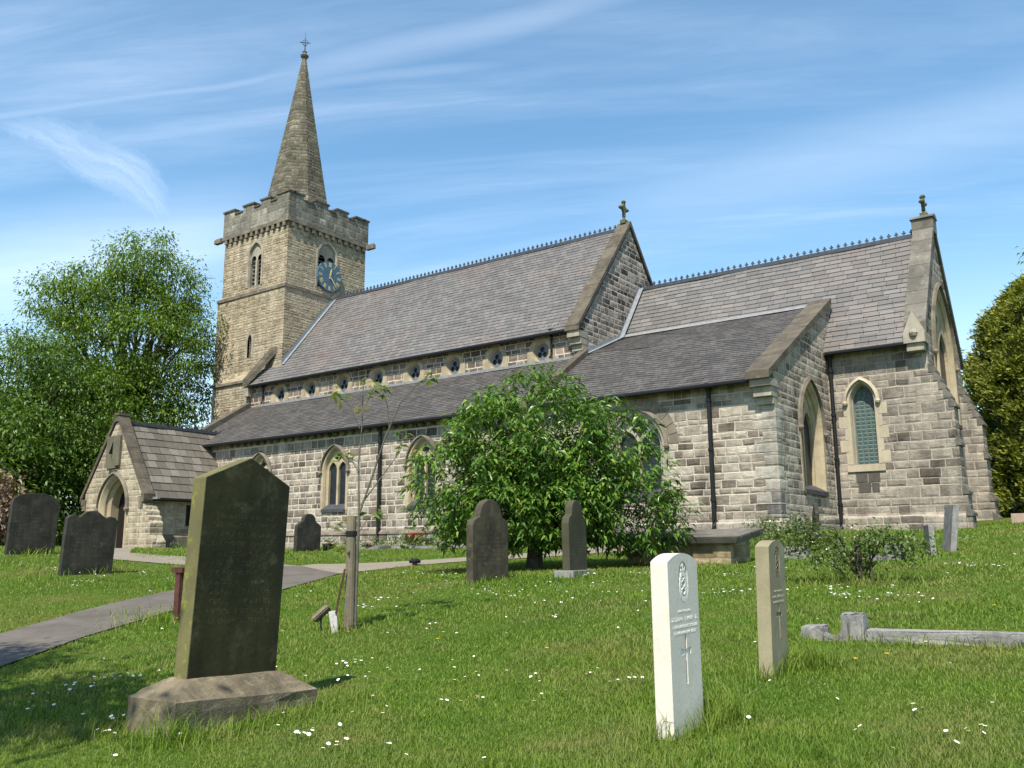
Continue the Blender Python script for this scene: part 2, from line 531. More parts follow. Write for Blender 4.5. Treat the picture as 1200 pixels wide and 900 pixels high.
# ------------------------------------------------------------------ terrain
CP = np.array([(-2, 3.9, -.86), (-2.2, 5.7, -.79), (-4.75, 3.1, -1.0), (-4.6, 4.1, -.95), (-7.85, 9.7, -.43), (-7.2, 11, -.33), (-15, 7.8, -.33),
    (-19.2, 8.8, .0), (-18.7, 15.8, .03), (-22, 22.4, .22), (-17, 22.4, .25), (-30, 18, .03), (-27, 20, .1), (-12, 22.4, .4), (-7.9, 22.5, .5),
    (-7.5, 27.3, .5), (-4.3, 27.3, .58), (-4.3, 32, .95), (0, 30, .95), (5, 26, .9), (0, 3.0, -.88), (-2, 1.5, -1.0), (2, 5, -.78), (4, 3, -.85),
    (-.2, 6.9, -.68), (3, 9, -.4), (-.9, 10.5, -.38), (1.5, 17, .05), (-8.3, 17, -.12), (-5, 12, -.35), (-9.5, 6.5, -.78), (-11.5, 5.5, -.8),
    (-8, 3, -1.05), (-12, 2, -1.1), (-13, 10, -.48), (-14, 13.5, -.3), (-16, 17, .0), (-3.5, 18, .0), (0, -6, -1.3), (-25, -6, -.9), (20, 0, -.6),
    (25, 25, .9), (10, 50, 1.5), (-25, 50, .8), (-50, 30, .4), (-50, 5, .2), (-30, 8, .2), (-40, -20, -.5), (0, -30, -1.3), (30, -25, -.8)])
def _U2(r2): return np.where(r2 > 0, .5 * r2 * np.log(np.maximum(r2, 1e-12)), 0)
def _tps():
    n = len(CP)
    P = CP[:, :2]
    K = _U2(((P[:, None] - P[None]) ** 2).sum(-1)) + .3 * np.eye(n)
    Q = np.c_[np.ones(n), P]
    return np.linalg.solve(np.block([[K, Q], [Q.T, np.zeros((3, 3))]]), np.r_[CP[:, 2], 0, 0, 0])
_C = _tps()
def gz(x, y):
    x = np.asarray(x, float)
    y = np.asarray(y, float)
    d = (x[..., None] - CP[:, 0]) ** 2 + (y[..., None] - CP[:, 1]) ** 2
    z = _U2(d) @ _C[:len(CP)] + _C[-3] + _C[-2] * x + _C[-1] * y
    w = np.clip((np.hypot(x + 5, y - 12) - 45) / 25, 0, 1)
    return z * (1 - w) + .6 * w
def g1(x, y): return float(gz(x, y))

def ground_mat():
    mt, nt, b = new_mat('turf_soil')
    co = obj_co(nt)
    n = nt.noise(co, 0.55, 5, 0.65)
    f = nt.noise(co, 30, 4, 0.7)
    col = nt.ramp(n, [(0.3, (0.05, 0.10, 0.012)), (0.5, (0.08, 0.14, 0.018)), (0.68, (0.14, 0.145, 0.04))])
    col = nt.mix(nt.mr(f, 0.3, 0.7, 0, 0.7), mul2(nt, col, 0.5), mul2(nt, col, 1.25))
    nt.put(b.inputs['Base Color'], col)
    b.inputs['Roughness'].default_value = 0.95
    b.inputs['Specular IOR Level'].default_value = 0.05
    set_bump(nt, b, f, 0.03)
    return mt

def build_ground():
    def axis(lo, hi, step, far):
        core = np.arange(lo, hi + 1e-6, step)
        g = np.geomspace(1.0, far, 22)
        return np.concatenate([(lo - g)[::-1], core, hi + g])
    xs, ys = axis(-42, 12, 0.4, 900), axis(-4, 44, 0.4, 900)
    X, Y = np.meshgrid(xs, ys)
    Z = gz(X, Y)
    V = np.stack([X, Y, Z], -1).reshape(-1, 3)
    nx, ny = len(xs), len(ys)
    i = np.arange(nx * ny).reshape(ny, nx)
    F = np.stack([i[:-1, :-1], i[:-1, 1:], i[1:, 1:], i[1:, :-1]], -1).reshape(-1, 4)
    me = bpy.data.meshes.new('ground')
    me.from_pydata(V.tolist(), [], F.tolist())
    me.polygons.foreach_set('use_smooth', [True] * len(F))
    o = link_mesh('ground', me, ground_mat())
    tag(o, kind='structure')
build_ground()

# paths: sheets that follow the turf
PATH_A = [(-8.49, 3.9), (-9.0, 4.52), (-9.55, 5.24), (-9.96, 5.97), (-10.4, 6.85), (-10.9, 9.0), (-11.96, 10.59), (-12.9, 12.0), (-14.9, 12.75),
          (-15.1, 11.6), (-12.4, 8.2), (-11.88, 7.09), (-11.5, 6.25), (-11.08, 5.53), (-10.7, 4.88), (-10.0, 2.5), (-9.5, -3.0), (-7.4, -3.0), (-7.8, 2.0)]
PATH_B = [(-12.9, 12.0), (-13.0, 13.1), (-13.0, 14.4), (-12.7, 15.2), (-11.6, 16.4), (-9.9, 18.2), (-9.2, 18.9), (-10.2, 19.9), (-11.6, 18.4), (-13.2, 16.3), (-14.3, 14.4), (-15.0, 13.2), (-14.9, 12.75)]
PATH_C = [(-15.1, 11.6), (-14.9, 12.75), (-15.9, 11.3), (-17.3, 10.55), (-19.0, 11.3), (-25, 15.0), (-31.6, 18.8), (-33.6, 18.7), (-33.2, 18.0), (-25.3, 14.2), (-19.5, 10.7), (-17.3, 9.75), (-15.9, 10.4)]
def in_poly(x, y, poly):
    x, y = np.asarray(x), np.asarray(y)
    c = np.zeros(x.shape, bool)
    n = len(poly)
    for i in range(n):
        (x0, y0), (x1, y1) = poly[i], poly[(i + 1) % n]
        if y0 == y1: continue
        c ^= ((y0 > y) != (y1 > y)) & (x < (x1 - x0) * (y - y0) / (y1 - y0) + x0)
    return c
def sheet(name, poly, mat, dz):
    bm = bmesh.new()
    vs = [bm.verts.new((x, y, 0)) for x, y in poly]
    f = bm.faces.new(vs)
    bmesh.ops.triangulate(bm, faces=[f])
    for ax in (0, 1):
        lo, hi = min(p[ax] for p in poly), max(p[ax] for p in poly)
        for q in np.arange(lo, hi, 0.4):
            no = (1, 0, 0) if ax == 0 else (0, 1, 0)
            bmesh.ops.bisect_plane(bm, geom=bm.verts[:] + bm.edges[:] + bm.faces[:], plane_co=(q + .03, q + .03, 0), plane_no=no)
    for v in bm.verts:
        v.co.z = g1(v.co.x, v.co.y) + dz
    me = bpy.data.meshes.new(name)
    bm.to_mesh(me)
    bm.free()
    o = link_mesh(name, me, mat)
    tag(o, kind='structure')
asphalt = stone('asphalt', (0.115, 0.10, 0.084), (0.165, 0.145, 0.122), dark=(0.075, 0.066, 0.055), dark_amt=0.6, scale=2.4, bump=0.012, rough=0.95)
pale_path = stone('worn_concrete', (0.215, 0.185, 0.14), (0.28, 0.245, 0.19), dark=(0.2, 0.17, 0.13), dark_amt=0.5, scale=1.5, bump=0.005)
sheet('path', PATH_A, asphalt, 0.016)
sheet('path', PATH_B, pale_path, 0.012)
sheet('path', PATH_C, pale_path, 0.013)

# ------------------------------------------------------------------ church materials
M_tower = masonry('tower_rubble', .135, .34, [(0, (.24, .19, .125)), (.15, (.33, .27, .185)), (.6, (.42, .35, .245)), (1, (.49, .415, .30))], (.35, .29, .20), mw=.009, stain=.3, bump=.045, warp=.05, hvar=.9)
M_parapet = masonry('parapet_blocks', .36, .52, [(0, (.13, .122, .10)), (.5, (.215, .20, .165)), (.8, (.29, .27, .225)), (1, (.45, .43, .38))], (.23, .21, .17), mw=.010, stain=.45, bump=.03, hvar=.3)
M_spire = masonry('spire_courses', .19, .46, [(0, (.085, .078, .058)), (.5, (.145, .13, .095)), (.85, (.19, .17, .125)), (1, (.27, .245, .185))], (.12, .11, .08), mw=.010, stain=.55, bump=.045, hvar=.5, moss=.12)
M_wall = masonry('coursed_sandstone', .235, .37, [(0, (0.100, 0.082, 0.068)), (.10, (0.160, 0.132, 0.108)), (.26, (0.235, 0.197, 0.160)), (.45, (0.331, 0.281, 0.224)), (.8, (0.411, 0.357, 0.288)), (1, (0.482, 0.424, 0.349))], (0.522, 0.463, 0.385), mw=.019, stain=.22, bump=.04)
M_cler = masonry('clerestory_stone', .20, .38, [(0, (0.085, 0.064, 0.053)), (.35, (0.160, 0.123, 0.096)), (.65, (0.261, 0.207, 0.162)), (1, (0.372, 0.310, 0.238))], (0.542, 0.473, 0.385), mw=.017, stain=.3, bump=.035)
M_chancel = masonry('chancel_stone', .265, .46, [(0, (0.100, 0.084, 0.069)), (.15, (0.171, 0.148, 0.121)), (.35, (0.261, 0.229, 0.190)), (.75, (0.331, 0.293, 0.241)), (1, (0.401, 0.347, 0.275))], (0.401, 0.350, 0.284), mw=.013, stain=.3, bump=.038)
M_gable = masonry('gable_stone', .21, .40, [(0, (0.045, 0.039, 0.036)), (.2, (0.121, 0.103, 0.091)), (.42, (0.281, 0.246, 0.208)), (1, (0.422, 0.374, 0.314))], (0.461, 0.414, 0.344), mw=.018, stain=.35, bump=.06)
M_porch = masonry('porch_stone', .20, .42, [(0, (.22, .18, .13)), (.3, (.36, .305, .22)), (1, (.48, .42, .31))], (.44, .38, .28), mw=.012, stain=.22, bump=.03)
M_dress = stone('dressed_stone', (.40, .325, .21), (.50, .41, .275), dark=(.2, .16, .11), dark_amt=.5, scale=2.2, bump=.008, streak=.25)
M_dressC = stone('clerestory_dressings', (.34, .275, .185), (.44, .365, .25), dark=(.13, .105, .075), dark_amt=.5, scale=2.6, bump=.008, streak=.25)
M_dressG = stone('grey_dressed_stone', (.30, .265, .205), (.42, .375, .295), dark=(.13, .115, .095), dark_amt=.5, scale=2.4, bump=.008, streak=.25)
M_dress_new = stone('renewed_stone', (.42, .36, .26), (.50, .435, .325), dark=(.28, .24, .18), dark_amt=.4, scale=2.6, bump=.006, streak=.2)
M_hood = stone('weathered_hood_stone', (.15, .125, .095), (.26, .22, .16), dark=(.06, .055, .05), dark_amt=.7, scale=2.5, bump=.008)
M_cope = stone('coping_stone', (.105, .088, .066), (.165, .14, .105), dark=(.055, .048, .04), dark_amt=.75, scale=2.6, lichen=(.22, .19, .11), lichen_amt=.5, bump=.014, joints=.62)
M_copeG = stone('pale_coping_stone', (.15, .137, .115), (.225, .205, .17), dark=(.075, .068, .058), dark_amt=.7, scale=1.8, lichen=(.34, .32, .26), lichen_amt=.55, bump=.014, joints=.5)
M_sill = stone('dark_slate_sill', (.045, .045, .05), (.08, .08, .085), scale=3, bump=.004, rough=.6)
M_nave_slate = slate('nave_slates', .151, .30, [(0, (0.101, 0.096, 0.095)), (.5, (0.130, 0.122, 0.118)), (1, (0.158, 0.148, 0.139))], 'x', 7.7, patch=(0.182, 0.120, 0.097), patch_amt=.5)
M_aisle_slate = slate('aisle_slates', .095, .26, [(0, (.058, .053, .049)), (.5, (.078, .071, .066)), (1, (.105, .094, .085))], 'x', 4.35, light=.3)
M_chan_slate = slate('chancel_slates', .196, .46, [(0, (0.104, 0.099, 0.095)), (.5, (0.132, 0.124, 0.118)), (1, (0.163, 0.151, 0.139))], 'x', 5.85, patch=(0.173, 0.123, 0.100), patch_amt=.35)
M_porch_slate = slate('porch_stone_slates', .30, .40, [(0, (.095, .083, .066)), (.5, (.13, .113, .09)), (1, (.19, .168, .135))], 'y', 2.1, light=.3)
M_lead = plain('lead', (.22, .24, .26), rough=.5, metal=.2, var=.2)
M_leadw = plain('weathered_lead_flashing', (.20, .20, .20), rough=.6, var=.2)
M_leadd = plain('dark_window_lead', (.12, .125, .13), rough=.6)
M_iron = plain('black_iron', (.008, .008, .009), rough=.5, var=.2, spec=.3)
M_glass = plain('dark_leaded_glass', (.018, .022, .026), rough=.35, var=.5, scale=14, spec=.18)
M_dark = plain('dark_interior', (.008, .007, .006), rough=.9)  # black colour painting the shade inside belfry and slit openings
M_ridge = plain('blue_black_ridge_tile', (.05, .055, .065), rough=.5, var=.3)
M_gold = plain('gilded_paint', (.62, .45, .17), rough=.4, var=.15)
M_blue = plain('blue_clock_paint', (.055, .115, .165), rough=.45, var=.12)
M_louvre = plain('grey_louvre_board', (.14, .13, .115), rough=.8)

def lattice_glass():
    mt, nt, b = new_mat('lattice_glass')
    co = obj_co(nt)
    x, y, z = nt.sep(co)
    fz = nt.m('FRACT', nt.m('MULTIPLY', z, 8.3))
    rowz = nt.m('FLOOR', nt.m('MULTIPLY', z, 8.3))
    wn = nt.new('ShaderNodeTexWhiteNoise', noise_dimensions='1D')
    nt.put(wn.inputs['W'], rowz)
    u = nt.m('FRACT', nt.m('ADD', nt.m('MULTIPLY', nt.m('ADD', x, y), 6.5), nt.m('MULTIPLY', wn.outputs[0], 0.4)))
    ed = nt.m('MINIMUM', nt.m('MINIMUM', fz, nt.m('SUBTRACT', 1.0, fz)), nt.m('MINIMUM', u, nt.m('SUBTRACT', 1.0, u)))
    f = nt.mr(ed, .08, .2)
    n = nt.noise(co, 5, 3)
    nt.put(b.inputs['Base Color'], nt.mix(f, (.10, .13, .12), nt.mix(n, (.035, .075, .075), (.06, .10, .085))))
    b.inputs['Roughness'].default_value = .35
    set_bump(nt, b, nt.m('ADD', f, n), .01)
    return mt
M_lattice = lattice_glass()

# ------------------------------------------------------------------ church
church = empty('church', (-20, 25, 0), 'long stone church with slate roofs, battlemented clock tower and spire', 'church')

def PS(Y): return lambda a, b, d: (a, Y + d, b)          # wall facing south
def PE(X): return lambda a, b, d: (X - d, a, b)          # wall facing east

def arch(w, zs, rise, n=12):
    k = (rise * rise - w * w) / (2 * w)
    rad = w + k
    t1 = math.atan2(rise, k)
    right = [(-k + rad * math.cos(t1 * i / n), zs + rad * math.sin(t1 * i / n)) for i in range(n + 1)]
    return right + [(-x, z) for x, z in right[-2::-1]]
def grow(w, rise, t):
    k = (rise * rise - w * w) / (2 * w)
    rad = w + k + t
    return w + t, math.sqrt(max(rad * rad - k * k, 1e-6))
def opening(a0, zb, w, zs, rise, t=0.0, n=12):
    """arched outline, from foot to foot; t grows it sideways and upward"""
    w2, r2 = grow(w, rise, t) if abs(t) > 1e-9 else (w, rise)
    A = arch(w2, zs, r2, n)
    pts = [(w2, zb)] + A + [(-w2, zb)]
    return [(a0 + x, z) for x, z in pts]
def wall_with(mb, pl, outline, holes, depth=0.3, mi=0):
    mb.tess([[pl(a, b, 0) for a, b in l] for l in [outline] + holes], mi)
    for h in holes:
        for i in range(len(h)):
            p, q = h[i], h[(i + 1) % len(h)]
            mb.face([pl(*p, 0), pl(*q, 0), pl(*q, depth), pl(*p, depth)], mi)
def band(mb, pl, A, B, d0, d1, mi=0, closed=False, db=None):
    """strip between polylines A (inner) and B (outer): front at d0, sides running back to d1"""
    n = len(A)
    rng_ = range(n if closed else n - 1)
    dB = d0 if db is None else db
    for i in rng_:
        j = (i + 1) % n
        mb.face([pl(*A[i], d0), pl(*A[j], d0), pl(*B[j], dB), pl(*B[i], dB)], mi)
        mb.face([pl(*A[i], d0), pl(*A[j], d0), pl(*A[j], d1), pl(*A[i], d1)], mi)
        mb.face([pl(*B[i], dB), pl(*B[j], dB), pl(*B[j], d1), pl(*B[i], d1)], mi)
    if not closed:
        for i in (0, n - 1):
            mb.face([pl(*A[i], d0), pl(*B[i], dB), pl(*B[i], d1), pl(*A[i], d1)], mi)

def tracery_plate(mb, pl, a0, zb, w, zs, rise, d, th, mi=0):
    out = opening(a0, zb, w, zs, rise)
    lw = w / 2 - .055
    holes = []
    for s in (-1, 1):
        ac = a0 + s * (w / 2 - .005)
        zl = zs + .02
        base = opening(ac, zb + .03, lw, zl, lw * 1.5, n=8)
        # cusped (trefoil) heads
        holes.append(base)
    top = []
    zc = zs + rise * .62
    r0 = min(w * .30, .22)
    for i in range(28):
        t = 2 * math.pi * i / 28
        rr = r0 * (1 + .22 * math.cos(4 * t))
        top.append((a0 + rr * math.cos(t), zc + rr * math.sin(t)))
    holes.append(top)
    mb.tess([[pl(a, b, d) for a, b in l] for l in [out] + holes], mi)
    for h in holes:
        for i in range(len(h)):
            p, q = h[i], h[(i + 1) % len(h)]
            mb.face([pl(*p, d), pl(*q, d), pl(*q, d + th), pl(*p, d + th)], mi)

def lump(mb, c, r, mi=0):
    mb.lathe((c[0], c[1], c[2] - r), [(0, 0), (r * .7, r * .3), (r, r), (r * .75, r * 1.6), (0, r * 2)], 8, mi)

def gothic_window(pl, a0, zb, w, zs, rise, lights=True, hood=True, dress=None, sill=True, depth=.34, glass=None, ring=.17, name='pointed_window', inn=None, hoodm=None):
    """window filling the hole opening(a0,zb,w,zs,rise)"""
    dress = dress or M_dress
    mb = MB()
    o0 = opening(a0, zb, w, zs, rise)
    inn = inn or .09
    o1 = opening(a0, zb, w, zs, rise, -inn * .55)
    o2 = opening(a0, zb, w, zs, rise, -inn)
    big = opening(a0, zb, w, zs, rise, ring)
    band(mb, pl, o0, big, -.012, .1)                               # flush dressed surround
    q_ = depth / .34
    for i in range(len(o0) - 1):                                   # two chamfers into the wall
        mb.face([pl(*o0[i], -.012), pl(*o0[i + 1], -.012), pl(*o1[i + 1], .11 * q_), pl(*o1[i], .11 * q_)])
        mb.face([pl(*o1[i], .11 * q_), pl(*o1[i + 1], .11 * q_), pl(*o1[i + 1], .17 * q_), pl(*o1[i], .17 * q_)])
        mb.face([pl(*o1[i], .17 * q_), pl(*o1[i + 1], .17 * q_), pl(*o2[i + 1], .25 * q_), pl(*o2[i], .25 * q_)])
        mb.face([pl(*o2[i], .25 * q_), pl(*o2[i + 1], .25 * q_), pl(*o2[i + 1], depth + .1), pl(*o2[i], depth + .1)])
    win = mb.build(name, dress, church)
    w2, r2 = grow(w, rise, -inn)
    if lights:
        tb = MB()
        tracery_plate(tb, pl, a0, zb, w2 + .005, zs, r2 + .005, depth - .05, .1)
        tb.build('tracery', dress, win)
    gb = MB()
    gb.tess([[pl(a, b, depth + .04) for a, b in opening(a0, zb, w2 + .01, zs, r2 + .01)]])
    gb.build('pane', glass or M_glass, win)
    if hood:
        hb = MB()
        A = [(a0 + x, z) for x, z in arch(*[(g, zs, r) for g, r in [grow(w, rise, ring - .03)]][0])]
        B = [(a0 + x, z) for x, z in arch(*[(g, zs, r) for g, r in [grow(w, rise, ring + .06)]][0])]
        band(hb, pl, A, B, -.10, .02, db=-.05)
        for s in (0, -1):
            p = pl((A[s][0] + B[s][0]) / 2, zs - .05, -.06)
            lump(hb, p, .085)
        hb.build('hood_mould', hoodm or M_hood, win)
    if sill:
        sb = MB()
        P = [pl(a0 - w - .02, zb, -.06), pl(a0 + w + .02, zb, -.06), pl(a0 + w + .02, zb, depth), pl(a0 - w - .02, zb, depth)]
        top = [pl(a0 - w - .02, zb + .05, -.06), pl(a0 + w + .02, zb + .05, -.06), pl(a0 + w - .1, zb + .24, depth - .02), pl(a0 - w + .1, zb + .24, depth - .02)]
        low = [pl(a0 - w - .02, zb - .07, -.06), pl(a0 + w + .02, zb - .07, -.06), pl(a0 + w + .02, zb - .07, .05), pl(a0 - w - .02, zb - .07, .05)]
        sb.hexa(low + top)
        sb.build('sill', M_sill, win)
    return win

def roof_slope(mb, L0, R0, L1, R1, n, th=.02, seg=16, mi=0):
    """courses of slates from eave (L0-R0) to ridge (L1-R1): every course is a tilted strip with a real lower edge"""
    L0, R0, L1, R1 = map(Vector, (L0, R0, L1, R1))
    nrm = (R0 - L0).cross(L1 - L0).normalized()
    if nrm.z < 0: nrm = -nrm
    rr = random.Random(3)
    jit = [[rr.uniform(-.004, .004) for _ in range(seg + 1)] for _ in range(n + 1)]
    def P(s, t, h):
        a = L0.lerp(R0, s)
        b = L1.lerp(R1, s)
        wob = .016 * math.sin(s * 9.1 + t * 3.3) * math.sin(t * 5.2 + s * 4.0 + 1) + .010 * math.sin(s * 23.0 + t * 11.0)
        return a.lerp(b, t) + nrm * (h + wob - .008)
    for i in range(n):
        t0, t1 = i / n, (i + 1) / n
        for k in range(seg):
            s0, s1 = k / seg, (k + 1) / seg
            j0, j1 = jit[i][k], jit[i][k + 1]
            a, b_ = P(s0, t0, th + j0), P(s1, t0, th + j1)
            c, d = P(s1, t1, .003), P(s0, t1, .003)
            mb.face([a, b_, c, d], mi)
            mb.face([P(s0, t0, -.01), P(s1, t0, -.01), b_, a], mi)

def cresting(name, x0, x1, y, z, step, parent, h=.2):
    mb = MB()
    mb.box(x0, x1, y - .07, y + .07, z - .10, z + .015, 1)
    n = int((x1 - x0) / step)
    for i in range(n):
        x = x0 + step * (i + .5)
        t = .022
        mb.box(x - t, x + t, y - t, y + t, z + .015, z + h)
        mb.box(x - h * .3, x + h * .3, y - t * .9, y + t * .9, z + h * .5, z + h * .72)
        mb.box(x - step * .5, x + step * .5, y - t * .8, y + t * .8, z + .0155, z + .05)
    return mb.build(name, [M_ridge, M_ridge], parent)

def coping(name, prof, x0, x1, mat, parent=None, th=.14):
    """gable coping: prof = (y,z) points of its top edge, swept between x0 and x1"""
    mb = MB()
    n = len(prof)
    low = [(y, z - th) for y, z in prof]
    for x in (x0, x1):
        mb.tess([[(x, y, z) for y, z in prof] + [(x, y, z) for y, z in low[::-1]]])
    loop = prof + low[::-1]
    for i in range(len(loop)):
        p, q = loop[i], loop[(i + 1) % len(loop)]
        mb.face([(x0, *p), (x1, *p), (x1, *q), (x0, *q)])
    return mb.build(name, mat, parent or church)

def gable_cross(x, y, z, h, mat):
    mb = MB()
    mb.box(x - .11, x + .11, y - .13, y + .13, z, z + h * .16)
    mb.lathe((x, y, z + h * .16), [(.10, 0), (.06, h * .05), (.045, h * .12), (.07, h * .16), (.04, h * .2)], 10)
    zc = z + h * .66
    t = .05
    mb.box(x - t, x + t, y - .055, y + .055, z + h * .3, z + h * .93)
    mb.box(x - t * .95, x + t * .95, y - h * .24, y + h * .24, zc - .05, zc + .06)
    for dy, dz in ((-h * .25, 0), (h * .25, 0), (0, h * .29)):       # flared foliate ends
        mb.lathe((x, y + dy, zc + dz - .08), [(0, 0), (.085, .05), (.10, .09), (.07, .14), (0, .17)], 8)
    for a in range(4):
        yy, zz = .12 * math.cos(a * math.pi / 2 + math.pi / 4), .12 * math.sin(a * math.pi / 2 + math.pi / 4)
        lump(mb, (x, y + yy, zc + zz), .055)
    return mb.build('gable_cross', mat, church)

def pipe(x, y, z0, z1, kick=None, r=.060):
    mb = MB()
    pts = [(x, y, z1), (x, y, z0 + .28), (x, y - .02, z0 + .1), (x, y - .1, z0)]
    mb.tube(pts, r, 10)
    for z in np.arange(z0 + .75, z1, 1.35):
        mb.lathe((x, y, z), [(r, 0), (r + .022, .01), (r + .022, .08), (r, .09)], 10)
    mb.lathe((x, y, z1 - .12), [(r, 0), (r + .05, .1), (r + .06, .22), (0, .22)], 10)
    return mb.build('downpipe', M_iron, church, smooth=False)
def gutter(x0, x1, y, z, parent=None, axis='x'):
    mb = MB()
    pts = [(x0, y, z), (x1, y, z)] if axis == 'x' else [(y, x0, z), (y, x1, z)]
    mb.tube(pts, .065, 8)
    return mb.build('gutter', M_iron, church)

# ---- tower
def build_tower():
    tW, tE, tS, tN = -37.61, -32.66, 26.36, 31.52
    zl, zs_, zp = 12.57, 15.93, 17.40
    mb = MB()
    bel = opening(-35.06, 12.95, .50, 14.55, .68)
    belE = opening(28.9, 13.0, .62, 14.62, .72)
    slit = opening(-35.0, 9.3, .15, 10.2, .26)
    e = .13
    def box_stage(x0, x1, y0, y1, z0, z1, hs, he):
        wall_with(mb, PS(y0), [(x0, z0), (x1, z0), (x1, z1), (x0, z1)], hs)
        wall_with(mb, PE(x1), [(y0, z0), (y1, z0), (y1, z1), (y0, z1)], he)
        mb.face([(x0, y0, z0), (x0, y1, z0), (x0, y1, z1), (x0, y0, z1)])
        mb.face([(x0, y1, z0), (x1, y1, z0), (x1, y1, z1), (x0, y1, z1)])
    box_stage(tW - e, tE + e, tS - e, tN + e, -.5, zl, [slit], [])
    box_stage(tW, tE, tS, tN, zl, zs_ + .1, [bel], [belE])
    # dressed corner quoins read as bigger pale blocks in the shader; lower west bay stands forward
    mb.box(-37.05, -34.25, 25.735, 27.2, -.5, 8.02)
    mb.hexa([(-37.05, 25.735, 8.02), (-34.25, 25.735, 8.02), (-34.25, 26.3, 8.02), (-37.05, 26.3, 8.02),
             (-37.02, 26.22, 8.62), (-34.25, 26.22, 8.62), (-34.25, 26.3, 8.62), (-37.02, 26.3, 8.62)])
    tower = mb.build('tower', M_tower, church)
    sc = MB()
    # string courses and weathering
    def course(x0, x1, y0, y1, z0, z1, p):
        for (a, b, c, d) in ((x0 - p, x1 + p, y0 - p, y0 + .05), (x0 - p, x1 + p, y1 - .05, y1 + p)):
            sc.box(a, b, c, d, z0, z1)
        for (a, b) in ((x0 - p, x0 + .05), (x1 - .05, x1 + p)):
            sc.box(a, b, y0 + .051, y1 - .051, z0 + .001, z1 - .001)
    course(tW - e, tE + e, tS - e, tN + e, zl - .1, zl + .06, .05)
    sc.build('string_course', M_hood, tower)
    sc = MB()
    course(tW, tE, tS, tN, zs_ - .12, zs_ + .06, .14)
    sc.build('string_course', M_hood, tower)
    sc = MB()
    sc.box(-37.15, -34.25, 25.64, 25.734, 7.94, 8.06)
    sc.build('string_course', M_hood, tower)
    sc = MB()
    # corbel blocks below the parapet
    n = 12
    for i in range(n):
        f = (i + .5) / n
        x = tW + (tE - tW) * f
        y = tS + (tN - tS) * f
        sc.box(x - .09, x + .09, tS - .13, tS + .02, zs_ - .34, zs_ - .121)
        sc.box(tE - .02, tE + .13, y - .09, y + .09, zs_ - .34, zs_ - .121)
    sc.build('corbel_table', M_hood, tower)
    pb = MB()
    p = .09
    X0, X1, Y0, Y1 = tW - p, tE + p, tS - p, tN + p
    zc = zp - .33
    th = .32
    pb.box(X0, X1, Y0, Y0 + th, zs_ + .06, zc)
    pb.box(X0, X1, Y1 - th, Y1, zs_ + .06, zc)
    pb.box(X0, X0 + th, Y0 + th + .001, Y1 - th - .001, zs_ + .06, zc)
    pb.box(X1 - th, X1, Y0 + th + .001, Y1 - th - .001, zs_ + .06, zc)
    cp = MB()
    def merlon(a0, a1, b0, b1, z0, z1):
        pb.box(a0, a1, b0, b1, z0, z1)
        cp.box(a0 - .05, a1 + .05, b0 - .05, b1 + .05, z1, z1 + .09)
    Lx, Ly = X1 - X0, Y1 - Y0
    segs = [(0, .17), (.31, .47), (.58, .72), (.83, 1.0)]
    for s0, s1 in segs:
        hi = zp - .09
        for yy in (Y0, Y1 - th):
            merlon(X0 + Lx * s0, X0 + Lx * s1, yy, yy + th, zc, hi)
        if 0 < s0 < .8:
            for xx in (X0, X1 - th):
                merlon(xx, xx + th, Y0 + Ly * s0, Y0 + Ly * s1, zc, hi)
        else:
            for xx in (X0, X1 - th):
                a, b = Y0 + Ly * s0, Y0 + Ly * s1
                if s0 == 0: a = Y0 + th + .002
                else: b = Y1 - th - .002
                merlon(xx, xx + th, a, b, zc, hi - .004)
    for s0, s1 in ((.17, .31), (.47, .58), (.72, .83)):              # coping of the gaps
        for yy in (Y0, Y1 - th):
            cp.box(X0 + Lx * s0 + .051, X0 + Lx * s1 - .051, yy - .05, yy + th + .05, zc, zc + .08)
        for xx in (X0, X1 - th):
            cp.box(xx - .05, xx + th + .05, Y0 + Ly * s0 + .051, Y0 + Ly * s1 - .051, zc, zc + .08)
    pb.box(X0 + th + .01, X1 - th - .01, Y0 + th + .01, Y1 - th - .01, zs_ + .1, zs_ + .3)
    par = pb.build('parapet', M_parapet, tower)
    cp.build('parapet_coping', M_cope, tower)
    for (x0, x1, y0, y1) in ((tW - .62, tW - .1, tS - .24, tS - .04), (tE + .1, tE + .66, tN - .1, tN + .1)):
        g = MB()
        g.box(x0, x1, y0, y1, zs_ - .2, zs_ + .02)
        g.box(x0 + .01, x1 - .01, y0 + .06, y1 - .06, zs_ + .02, zs_ + .08)
        g.build('waterspout', M_hood, tower)
    # spire
    sp = MB()
    cx, cy = (tW + tE) / 2, (tS + tN) / 2
    z0, z1 = zs_ + .25, 26.55
    prof = [(1.86, z0), (1.50, 18.2), (1.02, 21.0), (.56, 23.7), (.10, z1)]
    for i in range(len(prof) - 1):
        (r0, a), (r1, b) = prof[i], prof[i + 1]
        for k in range(8):
            t0, t1 = (k - .5) * math.pi / 4, (k + .5) * math.pi / 4
            c = 1 / math.cos(math.pi / 8)
            sp.face([(cx + r0 * c * math.cos(t), cy + r0 * c * math.sin(t), a) for t in (t0, t1)] + [(cx + r1 * c * math.cos(t), cy + r1 * c * math.sin(t), b) for t in (t1, t0)])
    spire = sp.build('spire', M_spire, church)
    f = MB()
    f.lathe((cx, cy, z1 - .05), [(.11, 0), (.2, .12), (.23, .2), (.13, .3), (.10, .38), (.13, .43), (.05, .5), (0, .5)], 12)
    f.build('finial_cap', M_hood, spire)
    wv = MB()
    zt = z1 + .42
    wv.tube([(cx, cy, zt), (cx, cy, zt + .78)], [.035, .02], 6)
    wv.tube([(cx, cy, zt + .78), (cx, cy, zt + 1.2)], [.009, .005], 5)
    a = R(35)
    dx, dy = math.cos(a), math.sin(a)
